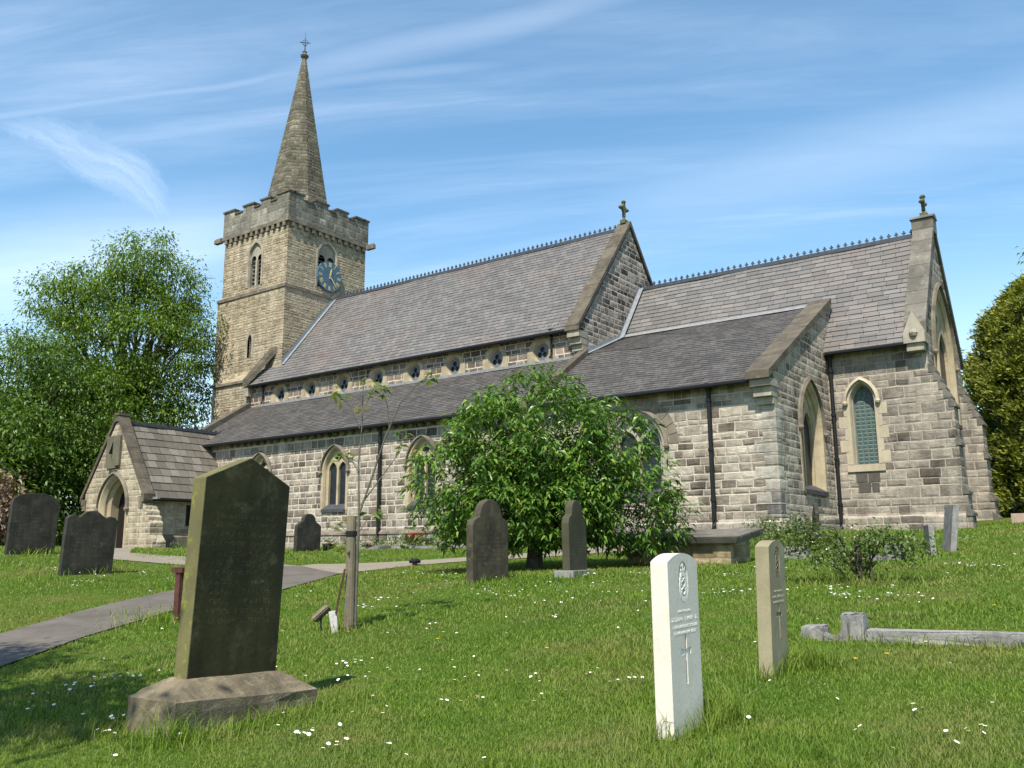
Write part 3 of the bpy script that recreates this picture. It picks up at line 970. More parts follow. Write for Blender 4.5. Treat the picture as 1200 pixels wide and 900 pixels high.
    wv.tube([(cx - dx * .30, cy - dy * .30, zt + .56), (cx + dx * .30, cy + dy * .30, zt + .50)], .02, 5)
    ring = [(cx + dx * .16 * math.cos(t), cy + dy * .16 * math.cos(t), zt + .54 + .17 * math.sin(t)) for t in np.linspace(0, 2 * math.pi, 17)]
    wv.tube(ring, .014, 5)
    for s in (-1, 1):
        wv.tube([(cx, cy, zt + .3), (cx + s * dx * .12, cy + s * dy * .12, zt + .42), (cx + s * dx * .05, cy + s * dy * .05, zt + .52)], .012, 5)
    wv.build('weathervane', M_iron, spire)
    # belfry openings
    for pl, a0, zb, w, zs2, rise in ((PS(tS), -35.06, 12.95, .50, 14.55, .68), (PE(tE), 28.9, 13.0, .62, 14.62, .72)):
        mb = MB()
        o0 = opening(a0, zb, w, zs2, rise)
        big = opening(a0, zb, w, zs2, rise, .11)
        inn = opening(a0, zb, w, zs2, rise, -.04)
        band(mb, pl, o0, big, -.03, .1)
        for i in range(len(o0) - 1):
            mb.face([pl(*o0[i], -.03), pl(*o0[i + 1], -.03), pl(*inn[i + 1], .08), pl(*inn[i], .08)])
            mb.face([pl(*inn[i], .08), pl(*inn[i + 1], .08), pl(*inn[i + 1], .45), pl(*inn[i], .45)])
        win = mb.build('belfry_window', M_dressG, church)
        tb = MB()
        w2, r2 = grow(w, rise, -.04)
        out = opening(a0, zs2 - .35, w2 + .003, zs2, r2 + .003)
        holes = [opening(a0 + s * w2 * .52, zs2 - .349, w2 * .38, zs2 - .15, w2 * .42, n=8) for s in (-1, 1)]
        tb.tess([[pl(a, b, .10) for a, b in l] for l in [out] + holes])
        tb.box(*sorted((pl(a0 - .07, 0, .07)[0], pl(a0 + .07, 0, .18)[0])), *sorted((pl(a0 - .07, 0, .07)[1], pl(a0 + .07, 0, .18)[1])), zb, zs2 - .2)
        tb.build('column', M_dressG, win)
        lb = MB()
        nl = 8
        for i in range(nl):
            z = zb + .1 + i * (zs2 + .1 - zb) / nl
            P = [pl(a0 - w2, z, .20), pl(a0 + w2, z, .20), pl(a0 + w2, z + .14, .52), pl(a0 - w2, z + .11, .34)]
            lb.hexa(P + [(q[0], q[1], q[2] + .03) for q in P])
        lb.build('louvre', M_louvre, win)
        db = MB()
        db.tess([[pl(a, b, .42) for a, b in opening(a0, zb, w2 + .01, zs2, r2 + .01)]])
        db.build('pane', M_dark, win)  # dark sheet painted as the unlit space behind the louvres
    mb = MB()
    pl = PS(tS - e)
    o0, big = opening(-35.0, 9.3, .15, 10.2, .26), opening(-35.0, 9.3, .15, 10.2, .26, .14)
    band(mb, pl, o0, big, -.015, .1)
    s = mb.build('slit_window', M_dressG, church)
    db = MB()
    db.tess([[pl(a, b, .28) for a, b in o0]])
    db.build('pane', M_dark, s)  # dark sheet painted as the unlit depth of the slit
    # clock on the east face
    c = (tE + .10, 29.0, 13.64)
    rad = .80
    cb = MB()
    ngon = [(c[1] + rad * math.cos(math.pi / 12 + k * math.pi / 6), c[2] + rad * math.sin(math.pi / 12 + k * math.pi / 6)) for k in range(12)]
    cb.prism([(c[0] - .1, y, z) for y, z in ngon], (.12, 0, 0))
    clock = cb.build('clock', M_blue, church)
    xf = c[0] + .02
    def bar(mb, y0, z0, y1, z1, w0, w1, x, t):
        d = Vector((0, y1 - y0, z1 - z0)).normalized()
        n = Vector((0, -d.z, d.y))
        P = [Vector((x, y0, z0)) + n * w0, Vector((x, y0, z0)) - n * w0, Vector((x, y1, z1)) - n * w1, Vector((x, y1, z1)) + n * w1]
        mb.hexa(P + [p + Vector((t, 0, 0)) for p in P])
    nb = MB()
    NUM = ['XII', 'I', 'II', 'III', 'IIII', 'V', 'VI', 'VII', 'VIII', 'IX', 'X', 'XI']
    for k, s_ in enumerate(NUM):
        th_ = math.radians(90 - 30 * k)                              # seen from the east, y runs to the right
        ra, rb = .50, .72
        adv = [.045 if ch == 'I' else .085 for ch in s_]
        pos = -sum(adv) / 2
        ct, st = math.cos(th_), math.sin(th_)
        def pt(t, r): return (c[1] + r * ct + t * st, c[2] + r * st - t * ct)
        for ch, a in zip(s_, adv):
            m = pos + a / 2
            if ch == 'I':
                bar(nb, *pt(m, ra), *pt(m, rb), .013, .013, xf, .006)
            elif ch == 'V':
                bar(nb, *pt(m, ra), *pt(m - a * .4, rb), .012, .012, xf, .006)
                bar(nb, *pt(m, ra), *pt(m + a * .4, rb), .009, .009, xf, .0075)
            else:
                bar(nb, *pt(m - a * .4, ra), *pt(m + a * .4, rb), .012, .012, xf, .006)
                bar(nb, *pt(m + a * .4, ra), *pt(m - a * .4, rb), .009, .009, xf, .0075)
            pos += a
    nb.build('numerals', M_gold, clock)
    def hand(mb, ang, ln, w, x):
        t = math.radians(90 - ang)
        dy, dz = math.cos(t), math.sin(t)
        bar(mb, c[1] - dy * .12, c[2] - dz * .12, c[1] + dy * ln * .7, c[2] + dz * ln * .7, w * .6, w, x, .012)
        bar(mb, c[1] + dy * ln * .7, c[2] + dz * ln * .7, c[1] + dy * ln, c[2] + dz * ln, w, .006, x, .012)
    hb = MB(); hand(hb, 12, .44, .05, xf + .02); hb.build('hour_hand', M_gold, clock)
    hb = MB(); hand(hb, 141, .68, .035, xf + .04); hb.build('minute_hand', M_gold, clock)
build_tower()

# ---- nave
def build_nave():
    yS, yR, yN = 25.742, 29.37, 33.0
    x0, x1 = -34.24, -15.72
    zr = 12.5
    mb = MB()
    holes = []
    CX = [-31.95 + 2.06 * i for i in range(8)]
    for cx in CX:
        holes.append([(cx + .35 * math.cos(t), 7.10 + .39 * math.sin(t)) for t in np.linspace(0, 2 * math.pi, 20, endpoint=False)])
    wall_with(mb, PS(yS), [(x0, 5.2), (x1, 5.2), (x1, 8.0), (x0, 8.0)], holes, .22)
    mb.face([(x0, yN, 0), (x1, yN, 0), (x1, yN, 8.0), (x0, yN, 8.0)])
    mb.build('nave_wall', M_cler, church)
    gb = MB()
    prof = [(yS, 3.0), (yS, 7.95), (yR, 12.45), (yN, 7.95), (yN, 3.0)]
    gb.tess([[(x1, y, z) for y, z in prof]])
    g2 = MB()
    g2.tess([[(x0 + .3, y, z) for y, z in prof]])
    g2.build('nave_gable', M_gable, church)
    gb.tess([[(x1 - .45, y, z) for y, z in prof]])
    gb.face([(x1 - .45, yS + .001, 3), (x1, yS + .001, 3), (x1, yS + .001, 7.95), (x1 - .45, yS + .001, 7.95)])
    gb.build('nave_gable', M_gable, church)
    # each clerestory light in its own pointed stone surround
    for i, cx in enumerate(CX):
        pl = PS(yS)
        ell = [(cx + .35 * math.cos(t), 7.10 + .39 * math.sin(t)) for t in np.linspace(0, 2 * math.pi, 24, endpoint=False)]
        inn = [(cx + .275 * math.cos(t), 7.09 + .31 * math.sin(t)) for t in np.linspace(0, 2 * math.pi, 24, endpoint=False)]
        out = [(cx + .6, 6.68), (cx + .6, 7.12), (cx + .50, 7.2), (cx + .46, 7.40), (cx + .10, 7.72), (cx - .10, 7.72), (cx - .46, 7.40), (cx - .50, 7.2), (cx - .6, 7.12), (cx - .6, 6.68)]
        wb = MB()
        wb.tess([[pl(a, b, -.02) for a, b in l] for l in (out, ell)])
        for l in (out,):
            for k in range(len(l)):
                p, q = l[k], l[(k + 1) % len(l)]
                wb.face([pl(*p, -.02), pl(*q, -.02), pl(*q, .05), pl(*p, .05)])
        for k in range(24):
            p, q, p2, q2 = ell[k], ell[(k + 1) % 24], inn[k], inn[(k + 1) % 24]
            wb.face([pl(*p, -.02), pl(*q, -.02), pl(*q2, .12), pl(*p2, .12)])
        win = wb.build('clerestory_window', M_dressC, church)
        tb = MB()
        hol = []
        for ang in (90, 210, 330):
            hx, hz = cx + .122 * math.cos(R(ang)), 7.07 + .128 * math.sin(R(ang))
            hol.append([(hx + .098 * math.cos(t), hz + .106 * math.sin(t)) for t in np.linspace(0, 2 * math.pi, 12, endpoint=False)])
        tb.tess([[pl(a, b, .10) for a, b in l] for l in [inn] + hol])
        tb.build('tracery', M_leadd, win)
        pb = MB()
        pb.tess([[pl(a, b, .16) for a, b in inn]])
        pb.build('pane', M_glass, win)
    rb = MB()
    ya, za = yS - .24, 8.0 - .24 * 1.24
    roof_slope(rb, (x0 + .3, ya, za), (x1 - .48, ya, za), (x0 + .3, yR, zr), (x1 - .48, yR, zr), 31, .022, 40)
    yb = yN + .24
    rb.face([(x0 + .3, yR, zr), (x1 - .48, yR, zr), (x1 - .48, yb, za), (x0 + .3, yb, za)])
    rb.box(x0 + .35, x1 - .5, ya + .03, yS - .002, za - .06, za - .01)
    roof = rb.build('nave_roof', M_nave_slate, church)
    cresting('ridge_cresting', -32.7, x1 - .5, yR, zr + .06, .235, roof)
    gutter(x0 + .3, x1 - .5, ya - .05, za - .06)
    # raised coping of the east gable with its kneelers
    s = 1.24
    off = .30
    prof = [(yS - .42, 8.0 - .42 * s + off), (yR, zr + off - .02), (yN + .42, 8.0 - .42 * s + off)]
    coping('gable_coping', prof, x1 - .52, x1 + .06, M_cope, th=.2)
    kb = MB()
    kb.box(x1 - .46, x1 + .03, yS - .36, yS + .25, 7.36, 7.58)
    kb.box(x1 - .44, x1 + .02, yS - .22, yS + .25, 7.12, 7.36)
    kb.box(x1 - .42, x1 + .012, yS - .1, yS + .25, 6.9, 7.12)
    kb.build('kneeler', M_dressG, church)
    gable_cross(x1 - .24, yR, zr + .22, .95, M_cross)
    # raking coping against the tower
    wb = MB()
    P = [(-34.28, 25.42, 7.72), (-33.92, 25.42, 7.72), (-32.82, 26.3, 9.42), (-33.3, 26.3, 9.42)]
    wb.hexa(P + [(x, y, z + .3) for x, y, z in P])
    wb.build('gable_coping', M_cope, church)
    kb = MB()
    kb.box(-34.3, -33.95, 25.5, 25.9, 7.2, 7.7)
    kb.build('kneeler', M_dressG, church)
    lb = MB()                                                        # lead flashings
    P0, P1 = Vector((-32.50, 26.2, 8.6)), Vector((-32.50, 29.37, 12.52))
    w_ = Vector((.16, 0, 0))
    up = Vector((0, 0, .22))
    lb.face([P0 + up * .3, P1 + up * .3, P1 + w_ + up * .22, P0 + w_ + up * .22])
    lb.face([P0 + up * .3, P1 + up * .3, P1 + up * 1.4, P0 + up * 1.4])
    lb.build('lead_flashing', M_lead, church)
    lb = MB()
    lb.box(-33.2, x1 - .02, yS - .04, yS - .004, 6.66, 6.76)
    lb.box(-33.2, x1 - .02, yS - .17, yS - .035, 6.62, 6.715)
    lb.build('lead_flashing', M_leadw, church)
    pipe(-17.02, yS - .09, 6.78, 7.75, r=.04)
    pipe(-33.05, yS - .09, 6.78, 7.75, r=.04)
M_cross = stone('mossy_cross_stone', (.10, .10, .05), (.17, .16, .09), dark=(.04, .045, .02), dark_amt=.7, scale=9, lichen=(.2, .22, .06), lichen_amt=.5, bump=.02)
build_nave()

# ---- south aisle and the chapel that continues it
def build_aisle():
    Y = 22.5
    sl = .630
    xw, xm, xe = -34.2, -15.75, -7.93
    AX = [-28.95, -24.6, -20.27, -16.9]
    W_, ZB, ZS, RI = .60, 1.52, 2.98, .86
    mb = MB()
    holes = [opening(a, ZB, W_, ZS, RI) for a in AX[:3]]
    wall_with(mb, PS(Y), [(xw, -.6), (xm, -.6), (xm, 4.62), (xw, 4.62)], holes, .14)
    mb.tess([[(xw, y, z) for y, z in ((Y, -.6), (25.7, -.6), (25.7, 6.7), (Y, 4.6))]])
    mb.build('aisle_wall', M_wall, church)
    for a in AX[:3]:
        gothic_window(PS(Y), a, ZB, W_, ZS, RI, dress=M_dress, depth=.20, ring=.12, inn=.07)
    pb = MB()
    pb.hexa([(xw, Y - .09, -.6), (xm, Y - .09, -.6), (xm, Y - .001, -.6), (xw, Y - .001, -.6), (xw, Y - .09, .62), (xm, Y - .09, .62), (xm, Y - .001, .74), (xw, Y - .001, .74)])
    pb.build('plinth', M_wall, church)
    sb = MB()
    sb.hexa([(xw, Y - .13, .63), (xm, Y - .13, .63), (xm, Y - .002, .63), (xw, Y - .002, .63), (xw, Y - .11, .69), (xm, Y - .11, .69), (xm, Y - .002, .77), (xw, Y - .002, .77)])
    sb.build('string_course', M_hood, church)
    rb = MB()
    y0, z0 = 22.2, 4.5 - .03
    y1 = 25.72
    z1 = z0 + sl * (y1 - y0)
    roof_slope(rb, (xw + .1, y0, z0), (xm - .1, y0, z0), (xw + .1, y1, z1), (xm - .1, y1, z1), 25, .018, 40)
    rb.box(xw + .1, xm - .1, y0 + .02, Y - .002, z0 - .05, z0 - .012)
    rb.build('aisle_roof', M_aisle_slate, church)
    gutter(xw, xm - .1, y0 - .04, z0 - .05)
    for x in np.arange(xw + .4, xm, .62):
        pass
    cb = MB()                                                        # eaves corbels
    for x in np.arange(-30.8, xm, .42):
        cb.box(x - .07, x + .07, Y - .16, Y - .003, z0 - .2, z0 - .07)
    cb.build('corbel_table', M_hood, church)
    coping('gable_coping', [(22.05, 4.42 + .2), (25.74, 4.42 + .2 + 3.69 * sl)], xw - .2, xw + .2, M_cope, th=.25)
    coping('gable_coping', [(22.0, 4.40 + .13), (25.735, 6.93)], xm - .12, xm + .21, M_cope, th=.5)
    pipe(-22.2, Y - .11, .35, 4.42)
    pipe(-9.72, Y - .11, .55, 4.42)
    pipe(-18.1, Y - .11, .35, 4.42)
    # air brick
    vb = MB()
    vb.box(-19.95, -19.62, Y - .15, Y - .091, .22, .46)
    vb.build('air_vent', M_iron, church)
    # chapel
    mb = MB()
    zt = 4.62
    cw = opening(-12.02, 1.5, .80, 2.95, .95)
    wall_with(mb, PS(Y), [(xm, -.6), (xe, -.6), (xe, zt), (xm, zt)], [cw], .14)
    cs = .545
    ew = opening(25.45, 1.62, .98, 3.42, 1.38)
    wall_with(mb, PE(xe), [(Y, -.6), (27.4, -.6), (28.6, -.6), (28.6, 7.98), (27.9, 7.62), (Y, 4.66)], [ew], .14)
    mb.build('chapel_wall', M_chapel, church)
    gothic_window(PS(Y), -12.02, 1.5, .80, 2.95, .95, dress=M_dressG, depth=.22, ring=.14)
    gothic_window(PE(xe), 25.45, 1.62, .98, 3.42, 1.38, dress=M_dress, depth=.30, ring=.12, inn=.12)
    vb = MB()                                                        # voussoirs over the chapel window
    A = [(-12.02 + x, z) for x, z in arch(*(lambda g: (g[0], 2.95, g[1]))(grow(.8, .95, .235)), 7)]
    B = [(-12.02 + x, z) for x, z in arch(*(lambda g: (g[0], 2.95, g[1]))(grow(.8, .95, .52)), 7)]
    for i in range(len(A) - 1):
        def sh(p, q, f): return (p[0] + (q[0] - p[0]) * f, p[1] + (q[1] - p[1]) * f)
        a0, a1, b0, b1 = sh(A[i], A[i + 1], .06), sh(A[i], A[i + 1], .94), sh(B[i], B[i + 1], .06), sh(B[i], B[i + 1], .94)
        P = [(a0[0], Y - .018, a0[1]), (a1[0], Y - .018, a1[1]), (b1[0], Y - .018, b1[1]), (b0[0], Y - .018, b0[1])]
        vb.hexa(P + [(x, Y + .02, z) for x, y, z in P])
    vb.build('voussoirs', M_hood, church)
    pb = MB()
    pb.hexa([(xm, Y - .09, -.6), (xe + .09, Y - .09, -.6), (xe + .09, Y - .001, -.6), (xm, Y - .001, -.6), (xm, Y - .09, .70), (xe + .09, Y - .09, .70), (xe + .001, Y - .001, .82), (xm, Y - .001, .82)])
    pb.hexa([(xe + .001, Y, -.6), (xe + .09, Y, -.6), (xe + .09, 27.3, -.6), (xe + .001, 27.3, -.6), (xe + .001, Y, .82), (xe + .089, Y, .70), (xe + .089, 27.3, .92), (xe + .001, 27.3, 1.04)])
    pb.build('plinth', M_chancel, church)
    rb = MB()
    y0, z0 = 22.2, 4.47
    y1 = 28.36
    z1 = z0 + cs * (y1 - y0)
    ym, zw, zk = 25.85, 6.78, z0 + cs * (25.85 - y0)
    roof_slope(rb, (xm + .2, y0, z0), (xe - .56, y0, z0), (xm + .2, ym, zw), (xe - .56, ym, zk), 22, .018, 26)
    roof_slope(rb, (xm + .2, ym, zw), (xe - .56, ym, zk), (xm + .2, y1, z1), (xe - .56, y1, z1), 14, .018, 26)
    rb.box(xm + .2, xe - .5, y0 + .02, Y - .002, z0 - .05, z0 - .012)
    rb.build('chapel_roof', M_aisle_slate, church)
    gutter(xm + .2, xe - .5, y0 - .04, z0 - .05)
    lb = MB()
    lb.face([(xm + .05, y1 - .06, z1 + .01), (xe - .55, y1 - .06, z1 + .01), (xe - .55, y1 + .02, z1 + .07), (xm + .05, y1 + .02, z1 + .07)])
    lb.face([(xm + .05, y1 + .02, z1 + .07), (xe - .55, y1 + .02, z1 + .07), (xe - .55, y1 + .05, z1 + .13), (xm + .05, y1 + .05, z1 + .13)])
    lb.build('lead_flashing', M_leadw, church)
    coping('gable_coping', [(21.98, 4.38 + .24), (28.05, 4.38 + .24 + 6.07 * .548)], xe - .58, xe + .08, M_cope, th=.2)
    kb = MB()
    kb.box(xe - .5, xe + .05, Y - .4, Y + .2, 4.24, 4.43)
    kb.box(xe - .46, xe + .02, Y - .28, Y + .2, 3.98, 4.24)
    kb.box(xe - .42, xe + .01, Y - .12, Y + .2, 3.78, 3.98)
    kb.build('kneeler', M_dressG, church)
    qb = MB()                                                        # corner quoins
    rr = random.Random(5)
    z = .85
    k = 0
    while z < 3.7:
        h = rr.uniform(.26, .36)
        L = .62 if k % 2 else .36
        qb.box(xe - L, xe + .012, Y - .012, Y + (.36 if k % 2 else .62), z + .008, z + h - .008)
        z += h
        k += 1
    qb.build('quoins', M_quoin, church)
M_quoin = masonry('quoin_stone', .31, .9, [(0, (.16, .15, .14)), (.4, (.34, .31, .26)), (1, (.52, .48, .40))], (.45, .4, .32), stain=.3, bump=.03, hvar=.2)
M_chapel = masonry('chapel_stone', .215, .40, [(0, (0.110, 0.089, 0.070)), (.12, (0.180, 0.148, 0.117)), (.32, (0.281, 0.241, 0.193)), (.6, (0.386, 0.335, 0.268)), (1, (0.492, 0.433, 0.349))], (0.472, 0.414, 0.334), mw=.016, stain=.25, bump=.05)
build_aisle()

# ---- chancel
def build_chancel():
    yS, yR = 27.33, 30.04
    yN = 2 * yR - yS
    x0, x1 = -15.72, -5.055
    zr, ze = 10.1, 6.11
    s = (zr - ze) / (yR - (yS - .2))
    mb = MB()
    lan = opening(-6.98, 2.52, .36, 4.42, .56)
    wall_with(mb, PS(yS), [(xe_ := -12.0, -.6), (x1, -.6), (x1, 6.3), (xe_, 6.3)], [lan], .16)
    ew = opening(yR, 3.9, 1.55, 5.9, 2.3)
    wall_with(mb, PE(x1), [(yS, -.6), (yN, -.6), (yN, 6.3), (yR, 10.15), (yS, 6.3)], [ew], .2)
    mb.face([(x0, yN, -.6), (x1, yN, -.6), (x1, yN, 6.3), (x0, yN, 6.3)])
    mb.build('chancel_wall', M_chancel, church)
    gothic_window(PS(yS), -6.98, 2.52, .36, 4.42, .56, lights=False, hood=True, dress=M_dress_new, sill=False, depth=.26, glass=M_lattice, ring=.10, name='lancet_window', inn=.06, hoodm=M_dress_new)
    gothic_window(PE(x1), yR, 3.9, 1.55, 5.9, 2.3, dress=M_dress, depth=.20, ring=.16, name='east_window', inn=.12)
    lb = MB()
    lb.box(-7.52, -6.44, yS - .05, yS + .1, 2.30, 2.50)
    rr = random.Random(2)
    for i, z in enumerate(np.arange(2.54, 4.3, .36)):
        for sgn in (-1, 1):
            w = .34 if (i + (sgn > 0)) % 2 else .18
            xa = -6.98 + sgn * .462
            xb = -6.98 + sgn * (.462 + w - .1)
            lb.box(min(xa, xb), max(xa, xb), yS - .008, yS + .05, z + .006, z + .354)
    lb.build('window_quoins', M_dress_new, church)
    dk = MB()
    for (a, b, c, d) in ((-7.3, -6.98, 1.98, 2.27), (-6.95, -6.62, 1.98, 2.27), (-7.25, -6.9, 1.68, 1.95), (-6.87, -6.66, 1.68, 1.95)):
        dk.box(a, b, yS - .012, yS + .03, c, d)
    dk.build('sooty_blocks', M_sooty, church)
    # plinth
    pb = MB()
    pb.hexa([(-7.9, yS - .12, -.6), (x1 + .62, yS - .12, -.6), (x1 + .62, yS - .001, -.6), (-7.9, yS - .001, -.6), (-7.9, yS - .12, .92), (x1 + .62, yS - .12, .92), (x1 + .62, yS - .001, 1.06), (-7.9, yS - .001, 1.06)])
    pb.build('plinth', M_chancel, church)
    # stepped buttresses projecting east, flush with the side walls
    def butt(y0, y1, mat):
        bb = MB()
        prof = [(x1 - .05, -.6), (x1 + .76, -.6), (x1 + .76, .9), (x1 + .70, 1.0), (x1 + .70, 1.62), (x1 + .60, 1.8), (x1 + .60, 2.95), (x1 + .57, 3.1), (x1 + .57, 4.05), (x1 + .02, 5.35), (x1 - .05, 5.35)]
        bb.prism([(x, y0, z) for x, z in prof], (0, y1 - y0, 0))
        o = bb.build('buttress', mat, church)
        for (xa, za, xb, zb_) in ((x1 + .80, .98, x1 + .62, 1.2), (x1 + .74, 1.58, x1 + .58, 1.86), (x1 + .66, 2.95, x1 + .54, 3.2)):
            wb = MB()
            wb.prism([(xb, y0 - .03, za - .05), (xa, y0 - .03, za - .05), (xa, y0 - .03, za + .03), (xb, y0 - .03, zb_)], (0, y1 - y0 + .06, 0))
            wb.build('weathering', M_copeG, o)
        wb = MB()
        n = 5
        for i in range(n):
            f0, f1 = i / n, (i + 1) / n
            xa, za = x1 + .60 - .56 * f0, 4.02 + 1.32 * f0
            xb, zb_ = x1 + .60 - .56 * f1, 4.02 + 1.32 * f1
            wb.prism([(xb - .05, y0 - .02, za - .02), (xa + .03, y0 - .02, za - .02), (xa + .03, y0 - .02, za + .03), (xb + .02, y0 - .02, zb_ - .015), (xb - .05, y0 - .02, zb_ - .015)], (0, y1 - y0 + .04, 0))
        wb.build('weathering', M_copeG, o)
    butt(yS - .002, yS + .62, M_chancel)
    butt(yN - .75, yN + .002, M_chancel)
    rb = MB()
    ya = yS - .3
    za = zr - s * (yR - ya)
    roof_slope(rb, (x0 + .02, ya, za), (x1 - .5, ya, za), (x0 + .02, yR, zr), (x1 - .5, yR, zr), 22, .026, 26)
    rb.face([(x0 + .02, yR, zr), (x1 - .5, yR, zr), (x1 - .5, 2 * yR - ya, za), (x0 + .02, 2 * yR - ya, za)])
    rb.box(xe_, x1 - .5, ya + .03, yS - .002, za - .06, za - .012)
    roof = rb.build('chancel_roof', M_chan_slate, church)
    cresting('ridge_cresting', x0 + .05, x1 - .5, yR, zr + .06, .235, roof)
    gutter(-7.85, x1 - .45, ya - .05, za - .06)
    off = .34
    prof = [(yS - .12, zr - s * (yR - yS + .12) + off), (yR - .1, zr + off), (yR + .1, zr + off), (yN + .25, zr - s * (yN + .25 - yR) + off)]
    cp = coping('gable_coping', prof, x1 - .54, x1 + .07, M_copeG, th=.3)
    ab = MB()
    ab.box(x1 - .56, x1 + .09, yR - .27, yR + .27, zr - .02, zr + .48)
    ab.prism([(x1 - .6, yR - .33, zr + .48), (x1 - .6, yR + .33, zr + .48), (x1 - .6, yR + .12, zr + .62), (x1 - .6, yR - .12, zr + .62)], (.72, 0, 0))
    ab.build('apex_stone', M_copeG, church)
    gable_cross(x1 - .2, yR, zr + .6, .72, M_cross)
    kb = MB()                                                        # gablet at the foot of the coping
    kx0, kx1 = x1 - .52, x1 + .06
    kb.prism([(kx0, yS - .42, 5.9), (kx1, yS - .42, 5.9), (kx1, yS - .42, 6.2), ((kx0 + kx1) / 2, yS - .42, 6.85), (kx0, yS - .42, 6.2)], (0, .55, 0))
    kb.box(kx0 + .06, kx1 - .06, yS - .34, yS + .1, 5.68, 5.9)
    lump(kb, ((kx0 + kx1) / 2, yS - .42, 6.18), .13)
    kb.build('kneeler', M_dressG, church)
    pipe(-7.80, yS - .1, .55, za - .1)
    lb = MB()                                                        # flashing up the nave gable
    n = 8
    for (ya_, za_, yb_, zb_) in ((25.75, 6.72, 28.3, 7.80), (28.3, 7.80, yR - .05, zr + .02)):
        P0, P1 = Vector((x0 + .012, ya_, za_)), Vector((x0 + .012, yb_, zb_))
        lb.face([P0, P1, P1 + Vector((0, 0, .16)), P0 + Vector((0, 0, .16))])
        o_ = Vector((.2, -.03, .045))
        lb.face([P0 + Vector((0, 0, .06)), P1 + Vector((0, 0, .06)), P1 + o_, P0 + o_])
    lb.build('lead_flashing', M_lead, church)
M_sooty = stone('sooty_stone', (.06, .055, .05), (.12, .105, .09), scale=4, bump=.01)
build_chancel()

